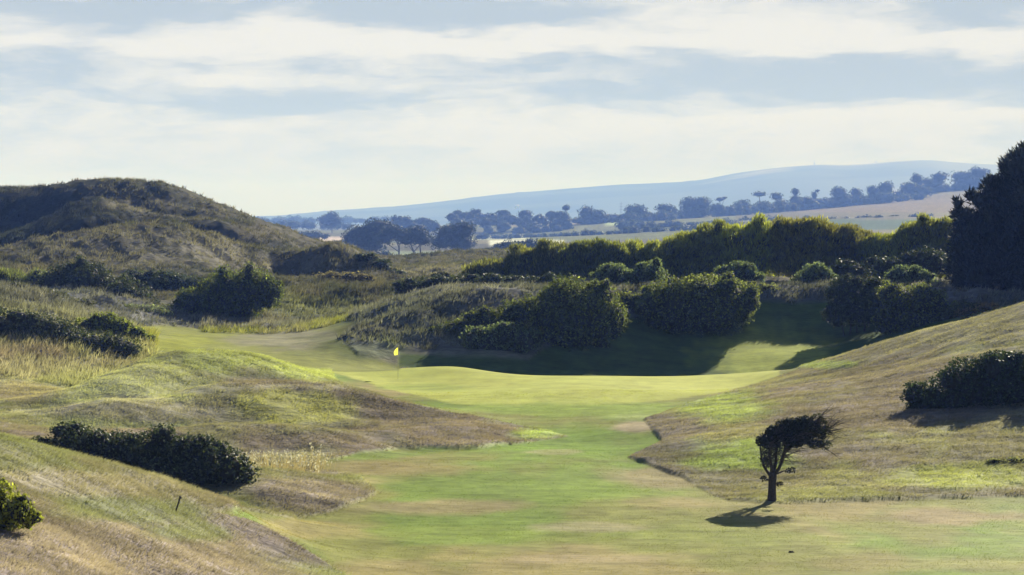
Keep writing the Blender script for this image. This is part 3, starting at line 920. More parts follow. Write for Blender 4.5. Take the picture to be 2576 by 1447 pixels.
def tuft_field(name, u, d, height, blades, width, spread, tint, jitter, label, seed, lean=(0.25, -0.2), mat=None):
    """grass: clumps of narrow blades rooted on the ground, coloured like the turf they grow from"""
    r = np.random.RandomState(seed)
    x = u * d
    z = ground_z(x, d)
    c = grid_at(ALB, x, d)
    m = len(x)
    k = blades
    h = (np.asarray(height) * r.uniform(0.5, 1.35, m))[:, None] * r.uniform(0.6, 1.15, (m, k))
    wv = (np.asarray(width) * np.ones(m))[:, None] * r.uniform(0.6, 1.3, (m, k))
    ang = r.uniform(0, 2 * np.pi, (m, k)); rad = np.asarray(spread)[..., None] * np.sqrt(r.uniform(size=(m, k))) if np.ndim(spread) else spread * np.sqrt(r.uniform(size=(m, k)))
    bx = x[:, None] + rad * np.cos(ang); by = d[:, None] + rad * np.sin(ang)
    bz = ground_z(bx.ravel(), by.ravel()).reshape(bx.shape) - 0.02
    la = r.normal(0, 0.35, (m, k)); lb = r.normal(0, 0.3, (m, k))
    tx = bx + h * (lean[0] + la + 0.25 * np.cos(ang)); ty = by + h * (lean[1] + lb + 0.25 * np.sin(ang)); tz = bz + h
    face = r.uniform(-0.6, 0.6, (m, k))
    dx, dy = wv * np.cos(face) * 0.5, wv * np.sin(face) * 0.5
    V = np.stack([np.stack([bx - dx, by - dy, bz], -1), np.stack([bx + dx, by + dy, bz], -1), np.stack([tx, ty, tz], -1)], 2).reshape(-1, 3)
    T = np.arange(len(V)).reshape(-1, 3)
    cc = c * np.array(tint) * r.uniform(1 - jitter, 1 + jitter, (m, 1))
    cc = np.repeat(cc[:, None, :], k, 1) * r.uniform(0.85, 1.15, (m, k, 1))
    cv = np.stack([cc * 0.95, cc * 0.95, cc * 1.1], 2).reshape(-1, 3)
    ob = build(name, V, T, mat or M_blade, None, np.clip(cv, 0, 0.9))
    tag(ob, label, 'grass', None, 'stuff')
    return ob


def scatter(n, u0, u1, d0, d1, accept, seed, power=1.0):
    """random ground points, even per square metre times 1/d**power"""
    r = np.random.RandomState(seed)
    us, ds = [], []
    tot = 0
    while tot < n:
        u = r.uniform(u0, u1, 40000)
        t = r.uniform(size=40000)
        e = 2.0 - power
        d = (d0 ** e + t * (d1 ** e - d0 ** e)) ** (1 / e) if abs(e) > 1e-6 else d0 * (d1 / d0) ** t
        keep = accept(u * d, d, r)
        us.append(u[keep]); ds.append(d[keep]); tot += keep.sum()
    return np.concatenate(us)[:n], np.concatenate(ds)[:n]


def rough_ok(x, d, r):
    g = grid_at(rough, x, d)
    cl = 0.5 + fbm(x * 0.5, d * 0.35, 301, 3)
    return (g > 0.6) & (r.uniform(size=len(x)) < np.clip(0.35 + 0.9 * cl, 0.1, 1))


u_, d_ = scatter(85000, -0.25, 0.25, 44, 160, rough_ok, 11, 1.5)
tuft_field('rough_grass', u_, d_, 0.05 + 0.05 * np.random.RandomState(5).uniform(size=len(u_)) + 0.0003 * d_, 7, 0.012 + 0.0002 * d_, 0.26, (1.12, 1.13, 1.06), 0.26,
           'wind-combed dry rough grass covering the mounds beside the fairway', 12, (0.9, -0.3))


def mown_ok(x, d, r):
    g = grid_at(mF, x, d); cl = fbm(x * 0.4, d * 0.5, 305, 3)
    return (g > 0.9) & (r.uniform(size=len(x)) < np.clip(0.6 + 0.7 * cl, 0.1, 1))


u_, d_ = scatter(80000, -0.14, 0.25, 60, 135, mown_ok, 15, 1.5)
tuft_field('mown_grass', u_, d_, 0.022 + 0.016 * np.random.RandomState(6).uniform(size=len(u_)) + 0.00008 * d_, 4, 0.012 + 0.00016 * d_, 0.2, (1.06, 1.08, 1.0), 0.3,
           'short mown grass of the fairway between the mounds', 16, (0.5, -0.2))


def dune_ok(x, d, r):
    z = grid_at(zone, x, d)
    cl = fbm(x * 0.12, d * 0.1, 303, 3)
    return (z == 3) & (r.uniform(size=len(x)) < np.clip(0.55 + 0.8 * cl, 0.1, 1))


u_, d_ = scatter(52000, -0.25, 0.25, 158, 460, dune_ok, 21, 1.6)
tuft_field('dune_grass', u_, d_, 0.34 + 0.0004 * d_, 5, 0.05 + 0.00025 * d_, 0.4, (1.08, 1.08, 1.0), 0.35,
           'shaggy marram grass covering the dunes and banks behind the green', 22, (0.3, -0.15))

# --- bushes near the fairway
DKA, DKB = (0.022, 0.032, 0.014), (0.05, 0.068, 0.026)
bush('gorse_bush', 'low wide dark gorse bush in the hollow behind the near left bank', 84,
     [(100, 1130, 70, 34), (200, 1122, 95, 56), (290, 1142, 100, 70, 0.5), (390, 1152, 105, 76), (480, 1164, 100, 70, -0.5), (560, 1178, 82, 62, -0.8), (615, 1192, 42, 42, -0.5), (430, 1195, 110, 46, -1.0)],
     DKA, (0.095, 0.11, 0.065), 9, 4.0, 'leaf', M_dark, lump=0.36, nsub=30, lean=(0.2, 0, 0.25))
bush('shrub', 'yellow-green leafy shrub at the left edge above the brown bank', hit(20, 1335, 44, 62),
     [(-25, 1265, 90, 72), (45, 1288, 58, 44), (-60, 1240, 80, 70), (5, 1305, 70, 40), (70, 1305, 34, 26)], (0.08, 0.095, 0.025), (0.2, 0.21, 0.05), 11, 4.5, 'leaf', M_leaf, lump=0.34, nsub=30)
bush('gorse_bush', 'large dark bush on the right slope casting shade downhill', 107,
     [(2350, 1010, 75, 60), (2440, 980, 95, 88), (2550, 980, 110, 95), (2660, 960, 110, 100), (2310, 1045, 48, 36), (2480, 1045, 130, 45), (2380, 1045, 85, 44), (2600, 1040, 120, 50), (2430, 1062, 110, 30), (2550, 1066, 110, 30), (2520, 930, 80, 50)],
     (0.024, 0.036, 0.018), (0.045, 0.062, 0.028), 8, 4.0, 'leaf', M_dark, lump=0.4, nsub=22)
bush('low_shrub', 'small grey ground shrub at the right edge below the shaded slope', 92,
     [(2500, 1163, 26, 9), (2550, 1160, 34, 10)], (0.1, 0.11, 0.06), (0.16, 0.16, 0.09), 6, 4, 'leaf', M_leaf)

# --- shrubs of the left middle ground
G1 = 'scrub on the left dunes'
bush('bramble', 'dark bramble mass across the near left hump above the pale grass', 152,
     [(60, 850, 110, 52), (150, 858, 100, 50), (230, 872, 90, 46), (310, 880, 60, 36), (-10, 830, 90, 60), (90, 820, 90, 34)], (0.035, 0.045, 0.022), (0.08, 0.09, 0.04), 7, 3.6, 'leaf', M_dark, G1, lump=0.3)
bush('shrub', 'olive green shrub on the right shoulder of the left hump', 160,
     [(265, 812, 52, 30), (305, 838, 55, 34), (345, 860, 46, 32), (230, 815, 50, 24)], (0.06, 0.075, 0.022), (0.14, 0.155, 0.045), 7, 3.6, 'leaf', M_leaf, G1)
bush('bramble', 'flat dark scrub along the crest of the left hump', 172,
     [(20, 745, 80, 34), (110, 755, 80, 28), (185, 772, 60, 24), (60, 780, 100, 30)], (0.045, 0.05, 0.03), (0.1, 0.1, 0.055), 7, 3.4, 'leaf', M_dark, G1)
bush('shrub', 'olive shrub at the left edge in front of the tall dune', 205,
     [(20, 715, 75, 40), (85, 720, 50, 42)], (0.06, 0.075, 0.03), (0.13, 0.14, 0.05), 7, 3.4, 'blade', M_leaf, G1)
bush('elder_bush', 'dark leafy bush at the foot of the middle dune', 203,
     [(150, 712, 65, 48), (220, 715, 85, 60), (300, 742, 85, 52), (350, 765, 60, 40), (210, 755, 110, 46), (290, 775, 80, 34)], (0.026, 0.034, 0.018), (0.075, 0.085, 0.04), 7, 3.8, 'leaf', M_dark, G1)
bush('low_shrub', 'grey-green low scrub between the dark bush and the hedge-like bush', 196,
     [(330, 795, 65, 28), (385, 795, 50, 30), (290, 800, 50, 22)], (0.07, 0.085, 0.055), (0.13, 0.145, 0.1), 6, 3.6, 'leaf', M_leaf, G1)
bush('shrub', 'dark scrub patch low on the middle dune face', 225,
     [(420, 712, 80, 34), (350, 700, 60, 22), (480, 715, 50, 22)], (0.04, 0.052, 0.03), (0.085, 0.1, 0.055), 6, 3.2, 'leaf', M_dark, G1)
bush('thorn_bush', 'big wedge-shaped bush with olive top beside the far fairway', 204,
     [(425, 795, 46, 36), (400, 810, 30, 20), (490, 772, 66, 55), (560, 745, 70, 72), (630, 728, 62, 62), (680, 735, 36, 48), (590, 780, 80, 40)], (0.03, 0.04, 0.016), (0.095, 0.11, 0.03), 6.5, 4.2, 'leaf', M_leaf, None, lump=0.24, nsub=44, up=0.5)
bush('low_hedge', 'dark flat scrub strip between the big dune and the cone dune', 288,
     [(640, 668, 34, 15), (685, 664, 40, 17), (730, 666, 32, 14)], (0.03, 0.035, 0.024), (0.06, 0.062, 0.04), 6, 3.4, 'leaf', M_dark)
bush('low_shrub', 'dark scrub draped over the right flank of the cone dune', 256,
     [(915, 650, 36, 14), (955, 668, 42, 18), (995, 690, 36, 13), (920, 688, 56, 15)], (0.035, 0.046, 0.028), (0.075, 0.09, 0.05), 6, 3.2, 'leaf', M_dark)
bush('low_shrub', 'brown dead scrub in front of the cone dune', 240,
     [(820, 700, 48, 16), (880, 700, 55, 16), (920, 706, 40, 14)], (0.08, 0.07, 0.05), (0.14, 0.12, 0.085), 6, 3.2, 'leaf', M_leaf)
bush('low_hedge', 'long low dark scrub hedge behind the central grass bank', 196,
     [(1020, 725, 45, 24), (1090, 715, 60, 24), (1170, 712, 60, 24), (1250, 712, 60, 22), (1320, 714, 60, 22), (1390, 712, 50, 24)], (0.035, 0.046, 0.024), (0.09, 0.1, 0.05), 6.5, 3.6, 'leaf', M_dark)
bush('low_shrub', 'small dark hump of scrub beside the pale valley floor', 250,
     [(1110, 695, 30, 12)], (0.03, 0.034, 0.022), (0.06, 0.06, 0.035), 6, 3.4, 'leaf', M_dark)

# --- bushes on the bank behind the green
BB = 'big dark bushes on the bank behind the green'
bush('hawthorn_bush', 'tall dark dome bush on the bank, nearest the flag', 166.5,
     [(1430, 760, 80, 72), (1480, 790, 75, 85), (1390, 800, 70, 75), (1430, 852, 105, 52), (1340, 860, 60, 42), (1520, 745, 40, 50), (1540, 800, 50, 55)], (0.028, 0.038, 0.014), (0.125, 0.14, 0.05), 7, 4.2, 'leaf', M_leaf, BB, lump=0.46, nsub=20)
bush('bramble', 'dark tangled scrub on the steep bank left of the dome bush', 168,
     [(1290, 800, 60, 45), (1220, 810, 60, 38), (1150, 830, 60, 30), (1330, 780, 50, 40), (1100, 850, 50, 26)], (0.035, 0.045, 0.018), (0.085, 0.095, 0.035), 7, 3.4, 'leaf', M_leaf, lump=0.4)
bush('scrub_willow', 'grey-green loose shrub at the foot of the bank beside the dome bush', 163.5,
     [(1200, 850, 50, 32), (1260, 845, 55, 36), (1320, 860, 50, 40), (1230, 880, 60, 20)], (0.045, 0.06, 0.035), (0.1, 0.125, 0.075), 7, 3.2, 'leaf', M_leaf, up=0.7)
bush('hawthorn_bush', 'broad dark bush in the middle of the bank with sunlit top', 172.3,
     [(1690, 755, 75, 62), (1645, 775, 50, 52), (1760, 745, 80, 62), (1840, 755, 65, 64), (1700, 805, 80, 48), (1790, 808, 95, 50), (1865, 780, 36, 48)], (0.028, 0.038, 0.014), (0.13, 0.145, 0.052), 7, 4.2, 'leaf', M_leaf, BB, lump=0.46, nsub=20)
bush('hawthorn_bush', 'dark bush right of the sunlit gap on the bank crest', 171,
     [(2130, 745, 60, 55), (2190, 742, 50, 52), (2160, 785, 75, 42), (2110, 790, 50, 34)], (0.022, 0.03, 0.014), (0.06, 0.07, 0.03), 7, 4.0, 'leaf', M_dark, BB)
bush('hawthorn_bush', 'rounded bush with golden lit top, rightmost on the bank', 167,
     [(2270, 762, 60, 58), (2330, 770, 60, 56), (2380, 795, 45, 42), (2300, 815, 90, 40), (2240, 800, 50, 40)], (0.028, 0.038, 0.014), (0.11, 0.12, 0.035), 7, 4.0, 'leaf', M_leaf, BB)
bush('hawthorn_bush', 'low dark bush added to shade the corner between bank and right slope', 165,
     [(2430, 790, 50, 34), (2400, 800, 40, 28)], (0.026, 0.034, 0.015), (0.07, 0.08, 0.03), 7, 4.0, 'leaf', M_dark)  # filler bush, added to keep sun off the bank's right end
bush('hawthorn_bush', 'dark bush added to shade the gap between the two rightmost bushes', 169,
     [(2225, 765, 55, 55)], (0.026, 0.034, 0.015), (0.07, 0.08, 0.03), 7, 4.0, 'leaf', M_dark)  # filler bush, added to block a streak of sun between its neighbours
bush('dead_shrub', 'small reddish twiggy shrub on the shaded grass near the pine', 158,
     [(2480, 775, 40, 16), (2430, 790, 40, 14)], (0.06, 0.045, 0.03), (0.1, 0.075, 0.05), 6, 2.0, 'spiky', M_leaf, thin=0.4, core=0.4)
bush('low_shrub', 'low scrub filling the gap between dome bush and broad bush', 174,
     [(1578, 762, 44, 32), (1622, 758, 42, 32)], (0.06, 0.07, 0.03), (0.13, 0.14, 0.05), 7, 3.2, 'leaf', M_leaf)
RB = 'round grey-green bushes on the plateau'
SG_A, SG_B = (0.05, 0.068, 0.042), (0.12, 0.145, 0.095)
for lab, sp in (('round grey-green bush, left of the touching pair behind the bank', [(1540, 690, 52, 34), (1520, 705, 45, 26)]),
                ('round grey-green bush, right of the touching pair behind the bank', [(1635, 690, 46, 38), (1600, 700, 40, 28)]),
                ('round grey-green bush with pale twigs above the broad bush', [(1865, 690, 48, 36), (1890, 705, 36, 28), (1815, 685, 25, 18)]),
                ('round dark grey-green bush above the sunlit gap', [(2045, 698, 52, 40), (2020, 715, 44, 24), (2080, 705, 30, 30)]),
                ('flat-topped grey-green bush nearest the pine', [(2290, 692, 58, 24), (2310, 705, 50, 20), (2250, 695, 30, 20)])):
    bush('willow_bush', lab, 184, sp, SG_A, SG_B, 6, 4.2, 'leaf', M_leaf, RB, lump=0.22, nsub=34, up=0.9)
bush('low_shrub', 'pale leafy scrub on the crest left of the sunlit gap', 178,
     [(1930, 726, 34, 14), (1890, 725, 40, 16)], (0.07, 0.08, 0.035), (0.15, 0.16, 0.07), 6, 3.2, 'leaf', M_leaf)
bush('low_shrub', 'pale leafy scrub on the crest right of the sunlit gap', 178,
     [(2160, 722, 40, 16), (2200, 715, 40, 14)], (0.07, 0.08, 0.035), (0.15, 0.16, 0.07), 6, 3.2, 'leaf', M_leaf)

# thicket behind: upright leafy stems
TG = 'tall thicket behind the plateau'
T_A, T_B, T_D = (0.075, 0.085, 0.022), (0.19, 0.2, 0.05), (0.035, 0.042, 0.02)
thk = [('low brown-green end of the thicket beside the valley', 214, [(1240, 690, 34, 22), (1285, 675, 40, 32)], T_D, (0.14, 0.14, 0.05)),
       ('sloping dark-stemmed part of the thicket rising from its low end', 212, [(1340, 660, 50, 48), (1400, 645, 50, 56), (1370, 685, 70, 30)], (0.04, 0.045, 0.02), (0.13, 0.13, 0.045)),
       ('thicket clump with dark tips above the touching pair', 210, [(1470, 640, 55, 52), (1530, 640, 50, 50), (1500, 675, 70, 34)], (0.04, 0.048, 0.022), (0.13, 0.14, 0.04)),
       ('low saddle of yellow-green thicket behind the dome bush', 212, [(1600, 645, 55, 46), (1660, 640, 50, 46), (1640, 675, 70, 30)], T_A, T_B),
       ('thicket clump with pale hanging stems left of the highest part', 209, [(1730, 620, 55, 56), (1790, 612, 55, 60), (1750, 670, 80, 36)], (0.06, 0.065, 0.025), (0.17, 0.18, 0.05)),
       ('bright yellow-green thicket clump above the broad bush', 208, [(1850, 605, 58, 58), (1920, 595, 58, 60), (1880, 655, 90, 44)], T_A, (0.21, 0.225, 0.05)),
       ('highest thicket clump with reddish-brown tops', 207, [(1985, 590, 55, 58), (2050, 588, 55, 56), (2010, 655, 80, 44)], (0.07, 0.065, 0.025), (0.17, 0.165, 0.05)),
       ('leaning brown-topped thicket clump beside the notch', 208, [(2120, 605, 50, 56), (2165, 625, 40, 50), (2130, 665, 70, 40)], (0.06, 0.055, 0.028), (0.14, 0.135, 0.05)),
       ('yellow-green thicket clump right of the notch', 206, [(2230, 630, 50, 54), (2290, 610, 50, 64), (2260, 670, 80, 36)], T_A, T_B),
       ('tall feathery thicket clump touching the dark pine', 205, [(2330, 575, 34, 46), (2385, 585, 40, 52), (2360, 640, 60, 60)], (0.07, 0.075, 0.028), (0.17, 0.175, 0.06))]
for lab, d, sp, a, b in thk:
    mx = sum(q[0] for q in sp) / len(sp); my = min(q[1] for q in sp)
    sp = [(q[0], q[1] + 8, q[2] * 1.15, q[3] * 0.9) for q in sp] + [(mx - 45, my + 22, 70, 44, 1.0), (mx + 45, my + 22, 70, 44, 1.0)]
    bush('thicket_bush', lab, d, sp, np.array(a) * 1.1, np.array(b) * 1.25, 7.0, 6.5, 'blade', M_leaf, TG, lump=0.3, nsub=30, lean=(0.12, 0, 0.1), core=0.62, mult=1.7)
bush('thicket_bush', 'dark understorey scrub below the thicket beside the pine', 196,
     [(2330, 660, 70, 40), (2230, 672, 60, 30), (2140, 680, 60, 26)], (0.026, 0.034, 0.018), (0.06, 0.072, 0.034), 7, 3.4, 'leaf', M_dark)

# --- big pine at the right edge
SEED[0] += 1
tree('pine_tree', 'huge near-black pine filling the right edge of the picture', 186, (2530, 742),
     [(2520, 650, 120, 95), (2580, 560, 110, 110), (2560, 480, 70, 60), (2620, 470, 110, 110), (2630, 650, 150, 100), (2600, 400, 60, 50), (2470, 590, 60, 40), (2440, 690, 50, 45), (2680, 390, 90, 80),
      (2520, 510, 50, 44), (2445, 600, 60, 70), (2430, 545, 42, 24), (2500, 475, 44, 34), (2545, 425, 36, 36), (2408, 515, 14, 22), (2440, 680, 75, 55), (2460, 500, 30, 26)],
     (0.009, 0.012, 0.008), (0.02, 0.025, 0.014), 11, 14.0, None, None, M_dark, 'spiky', 0.035, 0.7, 0.3, 40)

# --- windswept tree on the fairway edge
def windswept():
    d = 84.6
    def P(zx, zy, dd=0.0):
        return W(1829 + zx * 0.2068, 997.7 + zy * 0.2068, d + dd)
    base = P(540, 1258); base[2] = float(ground_z(base[0], base[1]))
    root = empty('hawthorn_tree', tuple(base), 'dark wind-bent hawthorn tree with crown swept to the right', 'tree')
    r = np.random.RandomState(77)
    low = np.array([base[0], base[1], base[2] - 0.25])
    trunk = [(tube([low, P(543, 1180), P(545, 1080), P(552, 980), P(556, 900)], [0.21, 0.16, 0.15, 0.16, 0.12], 10))]
    limbs = [[P(548, 1000), P(500, 930, .1), P(450, 860, .2), P(415, 740, .3), P(400, 600, .3), P(430, 500, .2)],
             [P(552, 950), P(530, 820, -.2), P(510, 680, -.3), P(520, 540, -.3), P(600, 400, -.2)],
             [P(560, 930), P(590, 800, .1), P(600, 640, .2), P(680, 480, .2), P(840, 340, .1)],
             [P(560, 970), P(625, 880, -.1), P(670, 780, 0), P(705, 670, .1), P(820, 580, .2), P(1000, 560, .2), P(1180, 610, .1)],
             [P(690, 690), P(780, 560, .3), P(940, 450, .4), P(1120, 400, .4), P(1240, 420, .3)],
             [P(660, 780), P(720, 600, -.3), P(840, 470, -.4), P(1000, 330, -.3), P(1120, 280, -.2)],
             [P(555, 1040), P(480, 1010, .1), P(440, 970, .1)], [P(555, 1060), P(620, 1060, -.1), P(680, 1072, -.1)], [P(600, 940), P(680, 905, .2), P(760, 900, .3)]]
    parts = list(trunk)
    for L in limbs:
        w0 = 0.075 if len(L) > 4 else 0.035
        parts.append(tube(L, np.linspace(w0, 0.018, len(L)), 7))
    v, f = join(parts); build('trunk', local(v, root), f, M_bark, root)
    # twigs: fine shoots combed by the wind
    tw = []
    for L in limbs[:6]:
        L = np.array(L)
        for _ in range(70):
            t = r.uniform(0.35, 1.0) * (len(L) - 1); i = min(int(t), len(L) - 2)
            p = L[i] + (t - i) * (L[i + 1] - L[i])
            q = p + np.array([r.normal(0.28, 0.22), r.normal(0, 0.22), r.normal(0.10, 0.2)]) * r.uniform(0.6, 1.4)
            e = q + np.array([r.uniform(0.1, 0.4), r.normal(0, 0.12), r.normal(-0.02, 0.1)])
            tw.append(tube([p, q, e], [0.011, 0.008, 0.004], 4))
    for _ in range(60):   # fine upright shoots inside the fork
        p = P(r.uniform(400, 600), r.uniform(720, 900), r.normal(0, .2)); q = p + np.array([r.normal(0, .08), r.normal(0, .1), r.uniform(.3, .6)])
        tw.append(tube([p, q], [0.009, 0.005], 4))
    v, f = join(tw); build('twigs', local(v, root), f, M_bark, root)
    cr = [(470, 540, 110, 90), (580, 470, 130, 120), (700, 420, 150, 140), (820, 370, 150, 120), (930, 350, 140, 100), (820, 500, 170, 100), (980, 460, 120, 90), (1060, 380, 90, 80), (400, 540, 55, 70),
          (1080, 580, 110, 50), (700, 560, 150, 60), (1130, 460, 70, 60), (470, 740, 80, 80), (560, 640, 110, 50)]
    bl = []
    for zx, zy, rx, ry in cr:
        c = P(zx, zy, r.uniform(-0.25, 0.25)); k = 0.2068 * d / F
        bl.append((c[0], c[1], c[2], rx * k, 0.8 * rx * k + 0.15, ry * k))
    V, Q, c = foliage(bl[:12], 9000, 0.095, (0.012, 0.015, 0.008), (0.035, 0.04, 0.018), 'air', 78, 0.34, 22, thin=0.25)
    V2, Q2, c2 = foliage(bl[12:], 500, 0.08, (0.014, 0.016, 0.009), (0.03, 0.034, 0.018), 'air', 79, 0.4, 12, thin=0.5)
    tip = [P(1130, 330), P(1180, 420), P(1190, 590), P(1090, 270)]
    tb = [(p[0], p[1], p[2], 0.28, 0.3, 0.2) for p in tip]
    V3, Q3, c3 = foliage(tb, 700, 0.09, (0.03, 0.036, 0.016), (0.08, 0.09, 0.04), 'air', 80, 0.5, 10, thin=0.6)
    sm = [P(445, 1000), P(640, 1070), P(745, 905), P(790, 890)]
    sb = [(p[0], p[1], p[2], 0.15, 0.13, 0.1) for p in sm]
    V4, Q4, c4 = foliage(sb, 260, 0.09, (0.012, 0.014, 0.008), (0.03, 0.03, 0.016), 'air', 81, 0.6, 8, thin=0.7)
    o, VV_, QQ, CC = 0, [], [], []
    for a, b, e in ((V, Q, c), (V2, Q2, c2), (V3, Q3, c3), (V4, Q4, c4)):
        VV_.append(a); QQ.append(b + o); CC.append(e); o += len(a)
    v, f = sphere_core(bl[1:7] + bl[:1], r, 0.66, 12, 8)
    build('crown', local(np.concatenate(VV_), root), np.concatenate(QQ), M_dark, root, np.concatenate(CC), core=(local(v, root), f), core_mat=M_twig)
windswept()


# --- flag, marker post, divot
def flagstick():
    b = W(1000.8, 956, 146); b[2] = float(ground_z(b[0], b[1]))
    root = empty('flagstick', tuple(b), 'flagstick with small yellow flag hanging limp on the putting green', 'flag')
    top = CZ - (874 - HY) * 146 / F
    v, f = tube([(b[0], b[1], b[2] - 0.15), (b[0], b[1], (b[2] + top) / 2), (b[0] + 0.01, b[1], top)], [0.014, 0.013, 0.011], 8)
    build('pole', local(v, root), f, plain_mat('pole_paint', (0.55, 0.5, 0.2), 0.4), root)
    m, g, p = principled('yellow_cloth')
    p.inputs['Base Color'].default_value = (0.85, 0.8, 0.06, 1); p.inputs['Roughness'].default_value = 0.8
    tc = g.n('ShaderNodeTexCoord'); bp = g.n('ShaderNodeBump'); bp.inputs['Strength'].default_value = 0.3
    g.l(g.noise(tc.outputs['Object'], 14), bp.inputs['Height']); g.l(bp.outputs[0], p.inputs['Normal'])
    tr = g.n('ShaderNodeBsdfTranslucent'); tr.inputs[0].default_value = (0.95, 0.9, 0.12, 1)
    ms = g.n('ShaderNodeMixShader'); ms.inputs[0].default_value = 0.55
    g.l(p.outputs[0], ms.inputs[1]); g.l(tr.outputs[0], ms.inputs[2]); g.l(ms.outputs[0], m.node_tree.nodes['Material Output'].inputs[0])
    V, nu, nv = [], 9, 12
    for j in range(nv):
        t = j / (nv - 1)
        wd = 0.26 * (math.sin(math.pi * min(1, t * 0.62 + 0.06)) ** 0.9)
        for i in range(nu):
            s = i / (nu - 1)
            V.append((b[0] - 0.012 - s * wd, b[1] + 0.06 * math.sin(s * 7 + t * 2) * s, top - 0.02 - t * 0.46 - s * 0.05 * t))
    Q = [(j * nu + i, j * nu + i + 1, (j + 1) * nu + i + 1, (j + 1) * nu + i) for j in range(nv - 1) for i in range(nu - 1)]
    build('cloth', local(np.array(V), root), np.array(Q), m, root, None, True)
    n = 20; a = np.linspace(0, 2 * np.pi, n, endpoint=False); gz = b[2]
    cup = np.concatenate([np.stack([b[0] + rr * np.cos(a), b[1] + rr * np.sin(a), ground_z(b[0] + rr * np.cos(a), b[1] + rr * np.sin(a)) + zz], -1) for rr, zz in ((0.060, 0.004), (0.054, 0.009), (0.052, 0.006))])
    fq = np.array([(k * n + i, k * n + (i + 1) % n, (k + 1) * n + (i + 1) % n, (k + 1) * n + i) for k in range(2) for i in range(n)])
    build('cup_rim', local(cup, root), fq, plain_mat('cup_white', (0.7, 0.7, 0.68), 0.5), root)
flagstick()


def marker_post():
    d = hit(441, 1290, 50, 75)
    b = W(441, 1290, d); b[2] = float(ground_z(b[0], d)); t = W(453, 1252, d)
    root = empty('marker_post', tuple(b), 'short dark leaning post stuck in the near left bank', 'post')
    ax = (t - b) / np.linalg.norm(t - b)
    v, f = tube([b - ax * 0.15, b + (t - b) * 0.5, t], [0.026, 0.025, 0.024], 10)
    mt = plain_mat('tarred_wood', (0.03, 0.024, 0.018), 0.8, 30, 0.4)
    build('shaft', local(v, root), f, mt, root)
    v, f = tube([t - ax * 0.005, t + ax * 0.02, t + ax * 0.045], [0.036, 0.038, 0.03], 10)
    build('cap', local(v, root), f, mt, root)
    w = t - ax * 0.09 + np.array([0.028, -0.01, 0])
    v, f = tube([w, w + np.array([0.012, 0, -0.035]), w + np.array([0.006, 0, -0.075])], [0.012, 0.018, 0.008], 6)
    build('tag', local(v, root), f, plain_mat('white_plastic', (0.7, 0.68, 0.62), 0.5), root)
marker_post()


def divot():
    d = hit(1988, 1390, 60, 90)
    b = W(1988, 1390, d); b[2] = float(ground_z(b[0], d))
    r = np.random.RandomState(4)
    th = np.linspace(0, 2 * np.pi, 14, endpoint=False)
    V = [np.array([0, 0, 0.055])]
    for rr, z in ((0.035, 0.045), (0.06, 0.02), (0.07, -0.01)):
        for a in th:
            s = 1 + 0.25 * r.uniform(-1, 1)
            V.append(np.array([rr * s * math.cos(a) * (1.7 if math.cos(a) > 0 else 1.0), rr * s * math.sin(a), z * (1 + 0.3 * r.uniform(-1, 1))]))
    V = np.array(V)
    Q = [(0, 1 + i, 1 + (i + 1) % 14, 1 + (i + 1) % 14) for i in range(14)]
    Q += [(1 + k * 14 + i, 1 + (k + 1) * 14 + i, 1 + (k + 1) * 14 + (i + 1) % 14, 1 + k * 14 + (i + 1) % 14) for k in range(2) for i in range(14)]
    Q = [q if q[2] != q[3] else q for q in Q]
    o = build('turf_divot', V, np.array(Q[14:]), plain_mat('soil', (0.03, 0.022, 0.014), 0.95, 40, 0.4))
    o.location = tuple(b)
    tag(o, 'tiny dark clod of turf lying on the fairway at lower right', 'divot')
divot()


# --- pale dry seed stalks beside the gorse bush
def dry_stalks():
    r = np.random.RandomState(9)
    n = 300
    t = r.uniform(size=n)
    px = 610 + 205 * t + r.normal(0, 16, n); d = 89 + 5 * t + r.normal(0, 1.8, n)
    x = (px - CX) * d / F; z = ground_z(x, d)
    h = r.uniform(0.2, 0.8, n) * (1 - 0.25 * np.abs(t - 0.6))
    parts_v, parts_c = [], []
    for i in range(n):
        b = np.array([x[i], d[i], z[i] - 0.03]); tip = b + np.array([r.normal(0.05, 0.1), r.normal(0, 0.1), h[i]])
        w = 0.011
        parts_v += [b + (-w, 0, 0), b + (w, 0, 0), tip + (w * .6, 0, 0), tip + (-w * .6, 0, 0)]
        parts_c += [(0.33, 0.28, 0.16)] * 4
        for k in range(5):
            c = tip + r.normal(size=3) * (0.03, 0.03, 0.05); s = r.uniform(0.012, 0.028)
            a = r.normal(size=3) * s; bb = r.normal(size=3) * s
            parts_v += [c - a, c + bb, c + a, c - bb]; cc = r.uniform(0.38, 0.62); parts_c += [(cc, cc * 0.97, cc * 0.88)] * 4
    V = np.array(parts_v); Q = np.arange(len(V)).reshape(-1, 4)
    tag(build('dry_seedheads', V, Q, M_blade, None, np.array(parts_c)), 'whitish dry seed heads standing behind the gorse bush', 'dry grass', None, 'stuff')
dry_stalks()

# tall dry grass on the bank at the left edge and along the far fairway
def tall_ok(x, d, r):
    px = CX + x / d * F; py = HY + (CZ - ground_z(x, d)) * F / d
    a = ((px < 390) & (d > 138) & (d < 176) & (r.uniform(size=len(x)) < 0.75))
    b = ((px > 505) & (px < 980) & (py > 700) & (d > 190) & (d < 240))
    c = ((px > 940) & (px < 1330) & (py > 735) & (py < 830) & (d > 165) & (d < 185))
    return a | (b & (r.uniform(size=len(x)) < 0.5))
u_, d_ = scatter(6500, -0.25, 0.02, 128, 240, tall_ok, 31, 1.0)
tuft_field('tall_grass', u_, d_, 0.55 * np.ones(len(u_)), 5, 0.03 + 0.00025 * d_, 0.3, (1.1, 1.08, 1.0), 0.35, 'tall pale seeding grass on the left bank and beside the far fairway', 32, (0.25, -0.1))

